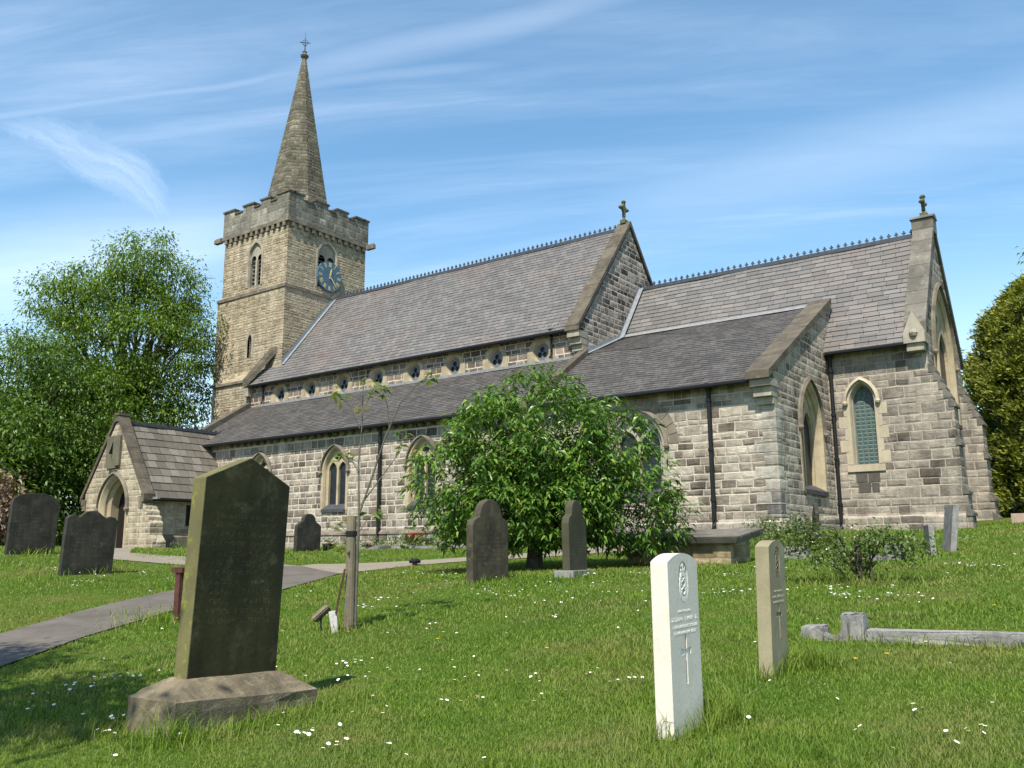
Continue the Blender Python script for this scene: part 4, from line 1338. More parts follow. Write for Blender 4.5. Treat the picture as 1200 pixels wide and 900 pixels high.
# ---- porch
def build_porch():
    Yf, Yb = 18.6, 22.49
    xc, hw = -32.8, 1.98
    ze, zr = 2.15, 5.08
    s = (zr - ze) / (hw + .15)
    mb = MB()
    dark_opening = opening(-32.72, -.3, .92, 1.75, 1.2)
    gab = [(xc - hw, -.5), (xc + hw, -.5), (xc + hw, ze + .2), (xc, zr + .1), (xc - hw, ze + .2)]
    holes_outline = [(xc - hw, -.5)] + [(-32.72 - .92, -.5)] + [p for p in dark_opening[::-1]][0:] + [(-32.72 + .92, -.5)] + [(xc + hw, -.5), (xc + hw, ze + .2), (xc, zr + .1), (xc - hw, ze + .2)]
    mb.tess([[(x, Yf, z) for x, z in holes_outline]])
    for i in range(len(dark_opening) - 1):
        p, q = dark_opening[i], dark_opening[i + 1]
        mb.face([(p[0], Yf, p[1]), (q[0], Yf, q[1]), (q[0], Yf + .12, q[1]), (p[0], Yf + .12, p[1])])
    for x in (xc - hw, xc + hw):
        mb.face([(x, Yf, -.5), (x, Yb, -.5), (x, Yb, ze + .2), (x, Yf, ze + .2)])
    porch = mb.build('porch', M_porch, church)
    db = MB()
    pl = PS(Yf)
    o0, o1, o2, big = (opening(-32.72, -.3, .92, 1.75, 1.2, t) for t in (0, -.12, -.22, .12))
    band(db, pl, o0, big, -.012, .1)
    for i in range(len(o0) - 1):
        db.face([pl(*o0[i], -.012), pl(*o0[i + 1], -.012), pl(*o1[i + 1], .14), pl(*o1[i], .14)])
        db.face([pl(*o1[i], .14), pl(*o1[i + 1], .14), pl(*o1[i + 1], .24), pl(*o1[i], .24)])
        db.face([pl(*o1[i], .24), pl(*o1[i + 1], .24), pl(*o2[i + 1], .34), pl(*o2[i], .34)])
        db.face([pl(*o2[i], .34), pl(*o2[i + 1], .34), pl(*o2[i + 1], .7), pl(*o2[i], .7)])
    db.build('doorway', M_dress, porch)
    hb = MB()
    A = [(-32.72 + x, z) for x, z in arch(*(lambda g: (g[0], 1.75, g[1]))(grow(.92, 1.2, .10)))]
    B = [(-32.72 + x, z) for x, z in arch(*(lambda g: (g[0], 1.75, g[1]))(grow(.92, 1.2, .20)))]
    band(hb, pl, A, B, -.10, .02, db=-.05)
    for s_ in (0, -1):
        lump(hb, pl((A[s_][0] + B[s_][0]) / 2, 1.66, -.06), .11)
    hb.build('hood_mould', M_hood, porch)
    db = MB()
    db.tess([[pl(a, b, .66) for a, b in opening(-32.72, -.3, .74, 1.75, 1.0)]])
    db.build('dark_opening', M_doorshade, porch)  # added black sheet painting the shade inside the open doorway
    ib = MB()                                                        # dark inner walls of the porch
    for x in (xc - 1.3, xc + 1.3):
        ib.face([(x, Yf + .7, -.4), (x, Yb, -.4), (x, Yb, 3.2), (x, Yf + .7, 3.2)])
    ib.face([(xc - 1.3, Yf + .7, 3.2), (xc + 1.3, Yf + .7, 3.2), (xc + 1.3, Yb, 3.2), (xc - 1.3, Yb, 3.2)])
    ib.build('inner_wall', M_porch, porch)
    rb = MB()
    ex = hw + .22
    zz = zr - s * (ex) 
    yb = 23.6
    roof_slope(rb, (xc + ex, Yf + .3, zr - s * ex), (xc + ex, yb, zr - s * ex), (xc, Yf + .3, zr), (xc, yb, zr), 10, .03, 18)
    roof_slope(rb, (xc - ex, Yf + .3, zr - s * ex), (xc - ex, yb, zr - s * ex), (xc, Yf + .3, zr), (xc, yb, zr), 10, .03, 6)
    roof = rb.build('porch_roof', M_porch_slate, church)
    tb = MB()
    tb.box(xc - .09, xc + .09, Yf + .3, yb, zr - .05, zr + .06)
    for y in np.arange(Yf + .4, yb, .24):
        tb.box(xc - .02, xc + .02, y - .05, y + .05, zr + .06, zr + .13)
    tb.build('ridge_tiles', M_ridge, roof)
    mbx = MB()
    off = .26
    prof = [(xc + hw + .3, zr - s * (hw + .3) + off), (xc + .12, zr + off), (xc - .12, zr + off), (xc - hw - .3, zr - s * (hw + .3) + off)]
    low = [(x, z - .24) for x, z in prof]
    for y in (Yf - .06, Yf + .36):
        mbx.tess([[(x, y, z) for x, z in prof + low[::-1]]])
    loop = prof + low[::-1]
    for i in range(len(loop)):
        p, q = loop[i], loop[(i + 1) % len(loop)]
        mbx.face([(p[0], Yf - .06, p[1]), (p[0], Yf + .36, p[1]), (q[0], Yf + .36, q[1]), (q[0], Yf - .06, q[1])])
    mbx.box(xc - .17, xc + .17, Yf - .09, Yf + .39, zr + off, zr + off + .1)
    mbx.build('gable_coping', M_cope, porch)
    for sg in (-1, 1):
        kb = MB()
        a, b = sorted((xc + sg * (hw - .1), xc + sg * (hw + .24)))
        kb.box(a, b, Yf - .04, Yf + .3, 1.9, 2.12)
        a, b = sorted((xc + sg * (hw - .1), xc + sg * (hw + .14)))
        kb.box(a, b, Yf - .03, Yf + .3, 1.68, 1.9)
        kb.build('kneeler', M_hood, porch)
    lb = MB()
    lb.box(xc + hw + .24, xc + hw + .6, Yf + .3, Yf + .42, 2.0, 2.08)
    lb.build('lead_flashing', M_leadw, porch)
    gutter(Yf + .35, Yb, xc + ex + .04, zr - s * ex - .04, axis='y')
    # sundial slab above the doorway
    sb = MB()
    P = [(-33.32, Yf - .10, 3.35), (-32.38, Yf - .10, 3.35), (-32.38, Yf + .05, 3.35), (-33.32, Yf + .05, 3.35)]
    Q = [(-33.32, Yf - .10, 4.52), (-32.38, Yf - .10, 4.52), (-32.38, Yf + .05, 4.52), (-33.32, Yf + .05, 4.52)]
    sb.hexa(P + Q)
    sb.box(-33.15, -32.55, Yf - .14, Yf - .101, 3.25, 3.34)
    dial = sb.build('sundial', M_dial, porch)
    g = MB()
    g.hexa([(-32.88, Yf - .104, 4.3), (-32.86, Yf - .104, 4.3), (-32.86, Yf - .102, 3.8), (-32.88, Yf - .102, 3.8),
            (-32.88, Yf - .106, 4.3), (-32.86, Yf - .106, 4.3), (-32.86, Yf - .24, 3.82), (-32.88, Yf - .24, 3.82)])
    g.build('gnomon', M_iron, porch)
    # stepped buttress on the east corner
    def sbut(mb, x0, x1, y0, y1):
        prof = [(x0, -.5), (x0 + .95, -.5), (x0 + .95, .42), (x0 + .70, .66), (x0 + .70, 1.12), (x0 + .58, 1.2), (x0 + .58, 1.34), (x0 + .44, 1.40), (x0 + .44, 1.54), (x0 + .30, 1.62), (x0 + .28, 1.74), (x0, 1.98)]
        mb.prism([(x, y0, z) for x, z in prof], (0, y1 - y0, 0))
    bb = MB()
    sbut(bb, xc + hw, 0, Yf + .02, Yf + .55)
    bt = bb.build('buttress', M_porch, porch)
    pb = MB()
    pb.hexa([(xc + hw + .001, Yf + .56, -.5), (xc + hw + .1, Yf + .56, -.5), (xc + hw + .1, Yb, -.5), (xc + hw + .001, Yb, -.5),
             (xc + hw + .001, Yf + .56, .72), (xc + hw + .1, Yf + .56, .62), (xc + hw + .1, Yb, .62), (xc + hw + .001, Yb, .72)])
    pb.build('plinth', M_hood, porch)
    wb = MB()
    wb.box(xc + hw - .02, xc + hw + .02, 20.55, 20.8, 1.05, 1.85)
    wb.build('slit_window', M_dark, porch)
M_doorshade = plain('doorway_shade', (.008, .006, .005), rough=.7)  # near-black colour standing for the porch's inner shade
M_dial = stone('sundial_stone', (.13, .12, .085), (.19, .175, .12), dark=(.07, .065, .05), dark_amt=.6, scale=3, bump=.006, streak=.4)
build_porch()

# ------------------------------------------------------------------ gravestones
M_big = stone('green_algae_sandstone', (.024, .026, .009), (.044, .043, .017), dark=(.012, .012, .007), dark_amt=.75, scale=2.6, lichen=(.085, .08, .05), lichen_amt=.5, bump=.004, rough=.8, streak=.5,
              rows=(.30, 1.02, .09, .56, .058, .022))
M_bigside = stone('sunlit_lichened_edge', (.12, .112, .045), (.19, .175, .075), dark=(.085, .078, .04), dark_amt=.6, scale=5, lichen=(.22, .24, .03), lichen_amt=.8, bump=.004)  # lichen, plus sunlight put into the paler colour of south side and top
M_plinth = stone('weathered_plinth_stone', (.17, .135, .085), (.25, .205, .135), dark=(.055, .05, .035), dark_amt=.75, scale=5, lichen=(.3, .28, .2), lichen_amt=.4, bump=.012, streak=.3)
M_white = stone('white_limestone', (.64, .59, .505), (.72, .67, .58), dark=(.52, .49, .40), dark_amt=.35, scale=4, bump=.002, rough=.75, streak=.10, lichen=(.42, .42, .30), lichen_amt=.25)
M_tan = stone('stained_limestone', (.27, .235, .145), (.36, .315, .205), dark=(.19, .165, .095), dark_amt=.5, scale=5, bump=.002, rough=.8, streak=.2)
M_tancut = stone('stained_limestone_cut', (.20, .17, .10), (.26, .22, .14), scale=5, bump=.002)
M_grey = stone('grey_brown_gravestone', (.055, .048, .032), (.10, .088, .06), dark=(.025, .023, .018), dark_amt=.85, scale=4, lichen=(.16, .16, .08), lichen_amt=.35, bump=.006, streak=.5, rows=(.25, .78, .1, .66, .06, .024))
M_black = stone('sooty_gravestone', (.036, .034, .027), (.07, .064, .05), dark=(.016, .016, .014), dark_amt=.7, scale=3.5, lichen=(.09, .085, .06), lichen_amt=.5, bump=.012, streak=.55, rows=(.3, .85, .12, .7, .07, .03))
M_olive = stone('olive_gravestone', (.058, .055, .032), (.09, .085, .052), dark=(.04, .04, .025), dark_amt=.6, scale=4, bump=.005, rows=(.15, .6, .07, .5, .045, .02), streak=.3)
M_mason_grey = stone('grey_kerbstone', (.20, .195, .185), (.31, .30, .28), dark=(.09, .085, .08), dark_amt=.6, scale=7, lichen=(.45, .44, .40), lichen_amt=.4, bump=.012)

def slab_mesh(prof, T, bev=.008):
    """headstone: outline prof (y,z) with its face to the east (+x), thickness T"""
    bm = bmesh.new()
    vs = [bm.verts.new((0, y, z)) for y, z in prof]
    f = bm.faces.new(vs)
    r = bmesh.ops.extrude_face_region(bm, geom=[f])
    bmesh.ops.translate(bm, verts=[g for g in r['geom'] if isinstance(g, bmesh.types.BMVert)], vec=(T, 0, 0))
    bmesh.ops.recalc_face_normals(bm, faces=bm.faces)
    if bev:
        ed = [e for e in bm.edges if len(e.link_faces) == 2 and e.calc_face_angle(0) > R(40)]
        bmesh.ops.bevel(bm, geom=ed, offset=bev, segments=2, affect='EDGES', profile=.6)
    return bm
def bm_obj(name, bm, mats, parent=None, loc=None, rot=None, matfn=None):
    me = bpy.data.meshes.new(name)
    if matfn:
        for f in bm.faces: f.material_index = matfn(f)
    bm.to_mesh(me)
    bm.free()
    o = link_mesh(name, me, mats, parent, loc)
    if rot: o.rotation_euler = rot
    return o
def arc(y0, z0, r, a0, a1, n=12, rz=None):
    rz = r if rz is None else rz
    return [(y0 + r * math.cos(R(a0 + (a1 - a0) * i / n)), z0 + rz * math.sin(R(a0 + (a1 - a0) * i / n))) for i in range(n + 1)]

# the tall algae-covered stone in front, leaning on its chamfered base
def big_stone():
    e = empty('headstone', (-4.85, 3.22, -.72), 'tall dark green pointed headstone leaning on chamfered stone base', 'headstone')
    e.rotation_euler = (R(-2.0), R(.6), R(-1))
    Wd, H = .645, 1.18
    bm = slab_mesh([(0, -.02), (Wd, -.02), (Wd, H), (Wd * .5, H + .155), (0, H)], .13, .006)
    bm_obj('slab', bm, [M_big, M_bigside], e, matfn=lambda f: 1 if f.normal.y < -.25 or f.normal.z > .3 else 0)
    bb = bmesh.new()
    x0, x1, y0, y1 = -.14, .33, -.19, .83
    cx, cy = .085, .165
    lv = [(0, 0, -.42), (0, 0, -.10), (.145, .165, .0)]
    rings = []
    for ix, iy, z in lv:
        rings.append([bb.verts.new((x, y, z)) for x, y in ((x0 + ix, y0 + iy), (x1 - ix * 1.2, y0 + iy), (x1 - ix * 1.2, y1 - iy), (x0 + ix, y1 - iy))])
    for a, b in zip(rings, rings[1:]):
        for i in range(4): bb.faces.new((a[i], a[(i + 1) % 4], b[(i + 1) % 4], b[i]))
    bb.faces.new(rings[-1])
    bmesh.ops.subdivide_edges(bb, edges=bb.edges[:], cuts=5, use_grid_fill=True)
    rr = random.Random(4)
    for v in bb.verts:
        v.co += Vector((rr.uniform(-1, 1), rr.uniform(-1, 1), rr.uniform(-1, 1))) * .006
    bmesh.ops.recalc_face_normals(bb, faces=bb.faces)
    bm_obj('base', bb, M_plinth, e)
big_stone()

# the two matching war-grave stones with cut cross, badge and inscription
def war_grave(loc, rz, ry, H, mat, cut, label, name_rows):
    e = empty('war_grave_headstone', loc, label, 'headstone', 'war grave headstones')
    e.rotation_euler = (0, ry, rz)
    Wd, T = .39, .088
    rise = .042
    rad = (Wd * Wd / 4 + rise * rise) / (2 * rise)
    half = math.degrees(math.asin(Wd / 2 / rad))
    top = arc(Wd / 2, H - rise - (rad - rise) + 0.0, rad, 90 - half, 90 + half, 14)
    prof = [(0, -.35), (Wd, -.35)] + top
    cy = Wd / 2
    zc = H * .382
    def cross(w, arm_z):
        return [(cy - w, zc - .115), (cy + w, zc - .115), (cy + w * .9, zc + .026), (cy + .062, zc + .021), (cy + .066, zc + .053), (cy + w * .9, zc + .048),
                (cy + w, zc + .115), (cy - w, zc + .115), (cy - w * .9, zc + .048), (cy - .066, zc + .053), (cy - .062, zc + .021), (cy - w * .9, zc + .026)]
    cr = cross(.0125, 0)
    oz, orr = H * .83, (.064, .100)
    oval = [(cy + orr[0] * math.cos(t), oz + orr[1] * math.sin(t)) for t in np.linspace(0, 2 * math.pi, 28, endpoint=False)]
    mb = MB()
    mb.tess([[(T, y, z) for y, z in l] for l in (prof, cr, oval)])
    mb.tess([[(0, y, z) for y, z in prof]])
    n = len(prof)
    for i in range(n):
        p, q = prof[i], prof[(i + 1) % n]
        mb.face([(0, *p), (0, *q), (T, *q), (T, *p)])
    for l, dp in ((cr, .010), (oval, .007)):
        mb.tess([[(T - dp, y, z) for y, z in l]], 0 if dp < .009 else 1)
        for i in range(len(l)):
            p, q = l[i], l[(i + 1) % len(l)]
            mb.face([(T, *p), (T, *q), (T - dp, *q), (T - dp, *p)])
    me_o = mb.build('slab', [mat, cut], None)
    me_o.parent = e
    # badge: oval band, crown above it and a knotted cipher inside, in low relief
    bb = MB()
    xb = T - .007
    def ringband(ra, rb, x0, x1, sc=orr, oz_=oz):
        ts = np.linspace(0, 2 * math.pi, 29)
        A = [(cy + sc[0] * ra * math.cos(t), oz_ + sc[1] * ra * math.sin(t)) for t in ts]
        B = [(cy + sc[0] * rb * math.cos(t), oz_ + sc[1] * rb * math.sin(t)) for t in ts]
        for i in range(28):
            bb.face([(x1, *A[i]), (x1, *A[i + 1]), (x1, *B[i + 1]), (x1, *B[i])])
            for L in (A, B):
                bb.face([(x0, *L[i]), (x0, *L[i + 1]), (x1, *L[i + 1]), (x1, *L[i])])
    oz2 = oz - .022
    ringband(.50, .74, xb, xb + .007, oz_=oz2)
    for k in range(16):
        t = 2 * math.pi * k / 16
        y, z = cy + orr[0] * .84 * math.cos(t), oz2 + orr[1] * .80 * math.sin(t)
        bb.box(xb, xb + .005, y - .004, y + .004, z - .005, z + .005)
    for sgn in (-1, 1):
        pts = [(xb + .004, cy + sgn * .024 * math.sin(t * 2.2), oz2 - .04 + .08 * t / math.pi) for t in np.linspace(0, math.pi, 12)]
        bb.tube(pts, .0045, 5)
    bb.box(xb, xb + .006, cy - .018, cy + .018, oz2 - .004, oz2 + .004)
    bb.box(xb, xb + .007, cy - .026, cy + .026, oz + .052, oz + .060)
    for yy in (-.02, 0, .02):
        bb.tube([(xb + .003, cy + yy * 1.1, oz + .060), (xb + .004, cy + yy * 1.3, oz + .074), (xb + .003, cy + yy * .2, oz + .086)], .004, 5)
    bb.box(xb, xb + .006, cy - .004, cy + .004, oz + .086, oz + .096)
    o = bb.build('badge', cut if cut is not M_white else mat, None)
    o.parent = e
    # worn inscription: four cut rows, no longer readable
    ib = MB()
    rr = random.Random(len(label))
    for z, w, h in name_rows:
        z = H * z
        y = cy - w / 2
        while y < cy + w / 2 - .004:
            cw = rr.uniform(.007, .013) * h / .015
            if rr.random() < .13:
                y += cw
                continue
            kind = rr.randrange(4)
            t = .0022
            X0, X1 = T - .001, T + .0012
            ib.box(X0, X1, y, y + t, z, z + h)
            if kind in (0, 2): ib.box(X0, X1 + .0002, y + cw - t - .002, y + cw - .002, z, z + h)
            if kind in (0, 1): ib.box(X0, X1 + .0004, y, y + cw - .002, z + h - t, z + h)
            if kind in (2, 3): ib.box(X0, X1 + .0004, y, y + cw - .002, z + h * .45, z + h * .45 + t)
            y += cw + .002
    o = ib.build('inscription', M_whitecut if mat is M_white else M_tanhi, None)
    o.parent = e
    return e
M_whitecut = stone('fresh_cut_limestone', (.76, .73, .66), (.82, .79, .72), scale=4, bump=.001)
M_tanhi = stone('pale_cut_limestone', (.42, .38, .26), (.48, .43, .3), scale=4, bump=.001)
war_grave((-2.035, 3.915, -.83), R(4), R(-.3), .82, M_white, M_whitecut, 'clean white war grave headstone with oval badge and cross', [(.655, .17, .011), (.605, .34, .018), (.565, .32, .014), (.530, .29, .013)])
war_grave((-2.20, 5.66, -.76), R(5), R(1.2), .83, M_tan, M_tancut, 'tan stained war grave headstone with worn badge and cross', [(.60, .20, .011), (.555, .28, .015), (.515, .27, .013)])

# stones under the bush
def simple_stone(name, prof, T, mat, loc, rot, label, bev=.01):
    bm = slab_mesh(prof, T, bev)
    o = bm_obj(name, bm, mat, None, loc, rot)
    return tag(o, label, 'headstone')
w = .76
simple_stone('headstone', [(0, -.3), (w, -.3), (w, .80), (w - .03, .87), (w - .14, .92)] + arc(w / 2, .90, w / 2 - .14, 0, 180, 12, .27)[1:-1] + [(.14, .92), (.03, .87), (0, .80)], .125, M_grey,
             (-7.89, 9.69, -.43), (0, 0, R(-4)), 'round-topped brown headstone with shoulders standing before the leafy bush')
e = empty('headstone', (-6.97, 10.72, -.26), 'slim olive headstone with stepped top on a pale plinth block', 'headstone')
e.rotation_euler = (0, R(-.8), R(7))
w = .60
bm = slab_mesh([(0, 0), (w, 0), (w, .66), (w - .03, .74), (w - .12, .79), (w - .13, .85)] + arc(w / 2, .85, w / 2 - .13, 0, 180, 12, .15)[1:-1] + [(.13, .85), (.12, .79), (.03, .74), (0, .66)], .115, .008)
bm_obj('slab', bm, M_olive, e)
bm = slab_mesh([(-.09, -.4), (w + .09, -.4), (w + .09, -.002), (-.09, -.002)], .30, .012)
o = bm_obj('base', bm, M_mason_grey, e)
o.location.x = -.09
# dark stones on the left beyond the path
w = .85
simple_stone('headstone', [(0, -.3), (w, -.3), (w, .92), (w - .05, .97), (w - .13, .99), (w - .2, .95), (w - .26, .99), (w - .34, 1.05), (w / 2, 1.07), (.32, 1.05), (.25, .99), (.2, .95), (.13, .99), (.05, .97), (0, .92)], .115, M_black,
             (-14.95, 7.63, -.33), (R(-2), R(1), R(-6)), 'sooty black headstone with scalloped top beside the curving path')
w = .94
simple_stone('headstone', [(0, -.3), (w, -.3), (w, 1.06)] + arc(w / 2, 1.06, w / 2, 20, 160, 14, .2) + [(0, 1.06)], .12, M_black,
             (-19.1, 8.62, .0), (R(-1.5), 0, R(-4)), 'broad dark headstone with low curved top near the trees')
w = .85
simple_stone('headstone', [(0, -.3), (w, -.3), (w, .95)] + arc(w / 2, .95, w / 2, 10, 170, 12, .22) + [(0, .95)], .12, M_black,
             (-20.3, 8.13, .05), (R(1), R(2), R(8)), 'dark headstone cut off by the left edge of the photo')
w = .80
simple_stone('headstone', [(0, -.3), (w, -.3), (w, .68), (w - .05, .74), (w - .16, .80), (w - .2, .84)] + arc(w / 2, .84, w / 2 - .2, 0, 180, 12, .18)[1:-1] + [(.2, .84), (.16, .80), (.05, .74), (0, .68)], .13, M_black,
             (-18.72, 15.75, .02), (R(-1), 0, R(-2)), 'small dark round-shouldered headstone near the aisle wall')
# thin stones by the chancel wall
w = .62
simple_stone('headstone', [(0, -.3), (w, -.3), (w, .62), (w / 2, .88), (0, .62)], .09, M_black,
             (-6.35, 20.1, .20), (0, R(3), R(24)), 'dark pointed headstone seen edge-on beside the chancel downpipe')
w = .55
simple_stone('headstone', [(0, -.3), (w, -.3), (w, .48), (w / 2, .62), (0, .48)], .10, M_cope,
             (-6.62, 20.4, .22), (0, 0, R(20)), 'low brown headstone behind the edge-on pointed stone')
w = .70
simple_stone('headstone', [(0, -.3), (w, -.3), (w, .86), (0, .86)], .10, M_mason_grey,
             (-3.16, 17.5, -.05), (0, R(8), R(22)), 'pale grey leaning headstone seen edge-on near the east buttress')
w = .5
simple_stone('headstone', [(0, -.3), (w, -.3), (w, .52), (0, .52)], .09, M_mason_grey,
             (-3.30, 16.6, -.09), (0, R(-1), R(20)), 'short narrow grey headstone beside the leaning pale one')

# chest tomb
def chest_tomb():
    e = empty('chest_tomb', (-7.25, 15.45, -.25), 'low stone chest tomb with thick tilted lid beside the bush', 'tomb')
    M_ch = masonry('tomb_stone', .22, .55, [(0, (.20, .15, .08)), (.5, (.36, .28, .16)), (1, (.42, .35, .22))], (.25, .2, .13), bump=.02, stain=.4)
    mb = MB()
    mb.hexa([(-1.0, -.45, -.4), (1.0, -.45, -.4), (1.0, .5, -.4), (-1.0, .5, -.4), (-1.0, -.45, .385), (1.0, -.45, .385), (1.0, .5, .50), (-1.0, .5, .50)])
    for x in (-.86, .86):
        mb.hexa([(x - .16, -.475, -.4), (x + .165, -.475, -.4), (x + .165, -.452, -.4), (x - .16, -.452, -.4), (x - .16, -.475, .375), (x + .165, -.475, .375), (x + .165, -.452, .375), (x - .16, -.452, .375)])
    o = mb.build('chest', M_ch, None)
    o.parent = e
    bm = bmesh.new()
    bmesh.ops.create_cube(bm, size=1)
    for v in bm.verts:
        v.co = Vector((v.co.x * 2.5, v.co.y * 1.3, v.co.z * .13))
        if v.co.z < 0:
            v.co.x *= .96
            v.co.y *= .93
    bmesh.ops.bevel(bm, geom=bm.edges[:], offset=.018, segments=2, affect='EDGES')
    o = bm_obj('lid', bm, M_copeG, e, (0, .02, .515), (R(7.5), 0, 0))
chest_tomb()

# kerbed grave on the right
def kerb_grave():
    e = empty('grave_kerb', (-1.6, 7.25, -.70), 'grey stone grave kerb with broken scroll end lying in the grass', 'grave kerb')
    e.rotation_euler = (0, R(-1.0), R(1.5))
    def block(name, x0, x1, y0, y1, z0, z1, dx=0, rot=0, rough=.012, n=4):
        bm = bmesh.new()
        bmesh.ops.create_cube(bm, size=1)
        for v in bm.verts:
            v.co = Vector(((x0 + x1) / 2 + v.co.x * (x1 - x0), (y0 + y1) / 2 + v.co.y * (y1 - y0), (z0 + z1) / 2 + v.co.z * (z1 - z0)))
        bmesh.ops.bevel(bm, geom=bm.edges[:], offset=.014, segments=2, affect='EDGES')
        bmesh.ops.subdivide_edges(bm, edges=[q for q in bm.edges if q.calc_length() > .06], cuts=n, use_grid_fill=True)
        rr = random.Random(int(x0 * 100) + 9)
        for v in bm.verts:
            v.co += Vector((rr.uniform(-1, 1), rr.uniform(-1, 1), rr.uniform(-1, 1))) * rough * .5
        return bm_obj(name, bm, M_mason_grey, e)
    block('kerb_stone', -.34, 3.2, -.07, .07, -.25, .115, n=8)
    block('end_post', -.53, -.36, -.03, .15, -.25, .23)
    mb = MB()
    pr = [(-.70, -.25)] + [(-.70 + .24 * t, .11 - .08 * math.sin(math.pi * t) + .05 * t) for t in np.linspace(0, 1, 7)] + [(-.46, -.25)]
    mb.prism([(x, -.1, z) for x, z in pr], (0, .16, 0))
    o = mb.build('scroll', M_mason_grey, None)
    o.parent = e
    block('corner_block', -.84, -.66, -.04, .16, -.25, .13)
kerb_grave()

def ledger(name, x, y, L, Wd, h, rz, mat, label, cat='grave slab', group=None, tilt=0):
    bm = bmesh.new()
    bmesh.ops.create_cube(bm, size=1)
    rr = random.Random(int(x * 31 + y * 17))
    for v in bm.verts:
        v.co = Vector((v.co.x * L, v.co.y * Wd, v.co.z * (h + .3) - .15))
        v.co += Vector((rr.uniform(-.02, .02), rr.uniform(-.02, .02), 0))
    bmesh.ops.bevel(bm, geom=bm.edges[:], offset=.015, segments=2, affect='EDGES')
    o = bm_obj(name, bm, mat, None, (x, y, g1(x, y) + h / 2), (tilt, 0, rz))
    return tag(o, label, cat, group)
ledger('stone_block', -5.75, 16.5, .75, .35, .22, R(5), M_mason_grey, 'low grey stone block behind the tan war grave')
ledger('stone_block', -3.72, 15.9, .30, .40, .26, R(15), M_mason_grey, 'small grey stone block at the end of the rose bush')
ledger('stone_block', -3.98, 15.6, .34, .30, .10, R(-5), M_mason_grey, 'flat grey stone chip beside the rose bush')
G_ = 'flat cremation slabs below the aisle wall'
ledger('grave_slab', -18.1, 18.1, .75, .55, .07, R(8), M_mason_grey, 'flat grey slab with white flowers laid on it', group=G_)
ledger('grave_slab', -17.4, 18.7, .7, .5, .08, R(5), M_mason_grey, 'flat grey slab just right of the white flowers', group=G_)
ledger('grave_slab', -16.55, 18.9, .95, .5, .07, R(10), M_mason_grey, 'long flat grey slab in front of the red flowers', group=G_)
ledger('grave_slab', -15.8, 19.5, .95, .5, .07, R(8), M_mason_grey, 'flat grey slab to the right of the red flowers', group=G_)
ledger('grave_slab', -19.0, 19.2, .7, .5, .06, R(3), M_mason_grey, 'flat grey slab behind the stake of the sapling', group=G_)
ledger('grave_slab', -20.6, 17.5, .7, .5, .06, R(3), M_mason_grey, 'flat grey slab left of the small dark headstone', group=G_)

# ------------------------------------------------------------------ plants: leaf helpers
def leaf_quads(P, D, Nn, L, Wd, droop=0.0):
    """diamond leaves folded along the midrib: P base (n,3), D direction, Nn rough normal, L length, Wd width (n,)"""
    n = len(P)
    D = D / (np.linalg.norm(D, axis=1, keepdims=True) + 1e-9)
    S = np.cross(D, Nn)
    S /= (np.linalg.norm(S, axis=1, keepdims=True) + 1e-9)
    N2 = np.cross(S, D)
    L = np.asarray(L)[:, None] * np.ones((n, 1))
    Wd = np.asarray(Wd)[:, None] * np.ones((n, 1))
    mid = P + D * L * .45 + N2 * L * .06
    tip = P + D * L
    tip[:, 2] -= (droop * L[:, 0])
    l = mid + S * Wd * .5 + N2 * Wd * .12
    r = mid - S * Wd * .5 + N2 * Wd * .12
    return np.stack([P, l, mid - N2 * Wd * .08, r, tip], 1)
LEAF_F = [(0, 2, 1), (0, 3, 2), (1, 2, 4), (2, 3, 4)]
def runit(n):
    v = rng.normal(size=(n, 3))
    return v / np.linalg.norm(v, axis=1, keepdims=True)

M_bark = stone('bark', (.055, .045, .03), (.10, .085, .06), dark=(.03, .025, .018), dark_amt=.6, scale=6, bump=.02)
M_barkg = stone('grey_bark', (.11, .10, .075), (.17, .155, .12), dark=(.06, .055, .04), dark_amt=.5, scale=9, bump=.01)
M_leaf_tree = leaf_mat('ash_leaves', [(0, (.06, .115, .012)), (.5, (.10, .175, .02)), (.85, (.14, .22, .03)), (1, (.19, .25, .045))], trans=.35, var_scale=.45)
M_leaf_dark = leaf_mat('shade_tree_leaves', [(0, (.04, .085, .01)), (.6, (.075, .14, .018)), (1, (.12, .19, .028))], trans=.3, var_scale=.5)
M_leaf_bush = leaf_mat('bush_leaves', [(0, (.038, .09, .012)), (.45, (.072, .15, .02)), (.85, (.13, .22, .032)), (.985, (.18, .27, .05)), (1, (.28, .15, .03))], trans=.22, rough=.36, var_scale=.9, spec=.5)
M_leaf_con = leaf_mat('golden_conifer', [(0, (.06, .085, .01)), (.5, (.14, .165, .018)), (1, (.25, .25, .03))], trans=.2, var_scale=1.4, rough=.6)
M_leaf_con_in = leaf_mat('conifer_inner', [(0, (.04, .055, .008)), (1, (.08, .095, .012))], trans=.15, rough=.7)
M_leaf_rose = leaf_mat('rose_leaves', [(0, (.05, .09, .02)), (1, (.13, .17, .05))], trans=.3)

def limbs(mb, base, tips, r0, fork=.45, wob=.05):
    rr = random.Random(11)
    base = Vector(base)
    for t in tips:
        t = Vector(t)
        L = (t - base).length
        pts = []
        for i in range(6):
            f = i / 5
            p = base.lerp(t, f)
            p.z += math.sin(f * math.pi) * L * .08
            p += Vector((rr.uniform(-1, 1), rr.uniform(-1, 1), rr.uniform(-.5, .5))) * L * wob * (0 if i in (0,) else 1)
            pts.append(p)
        mb.tube(pts, [r0 * (1 - .85 * i / 5) for i in range(6)], 5, caps=False)

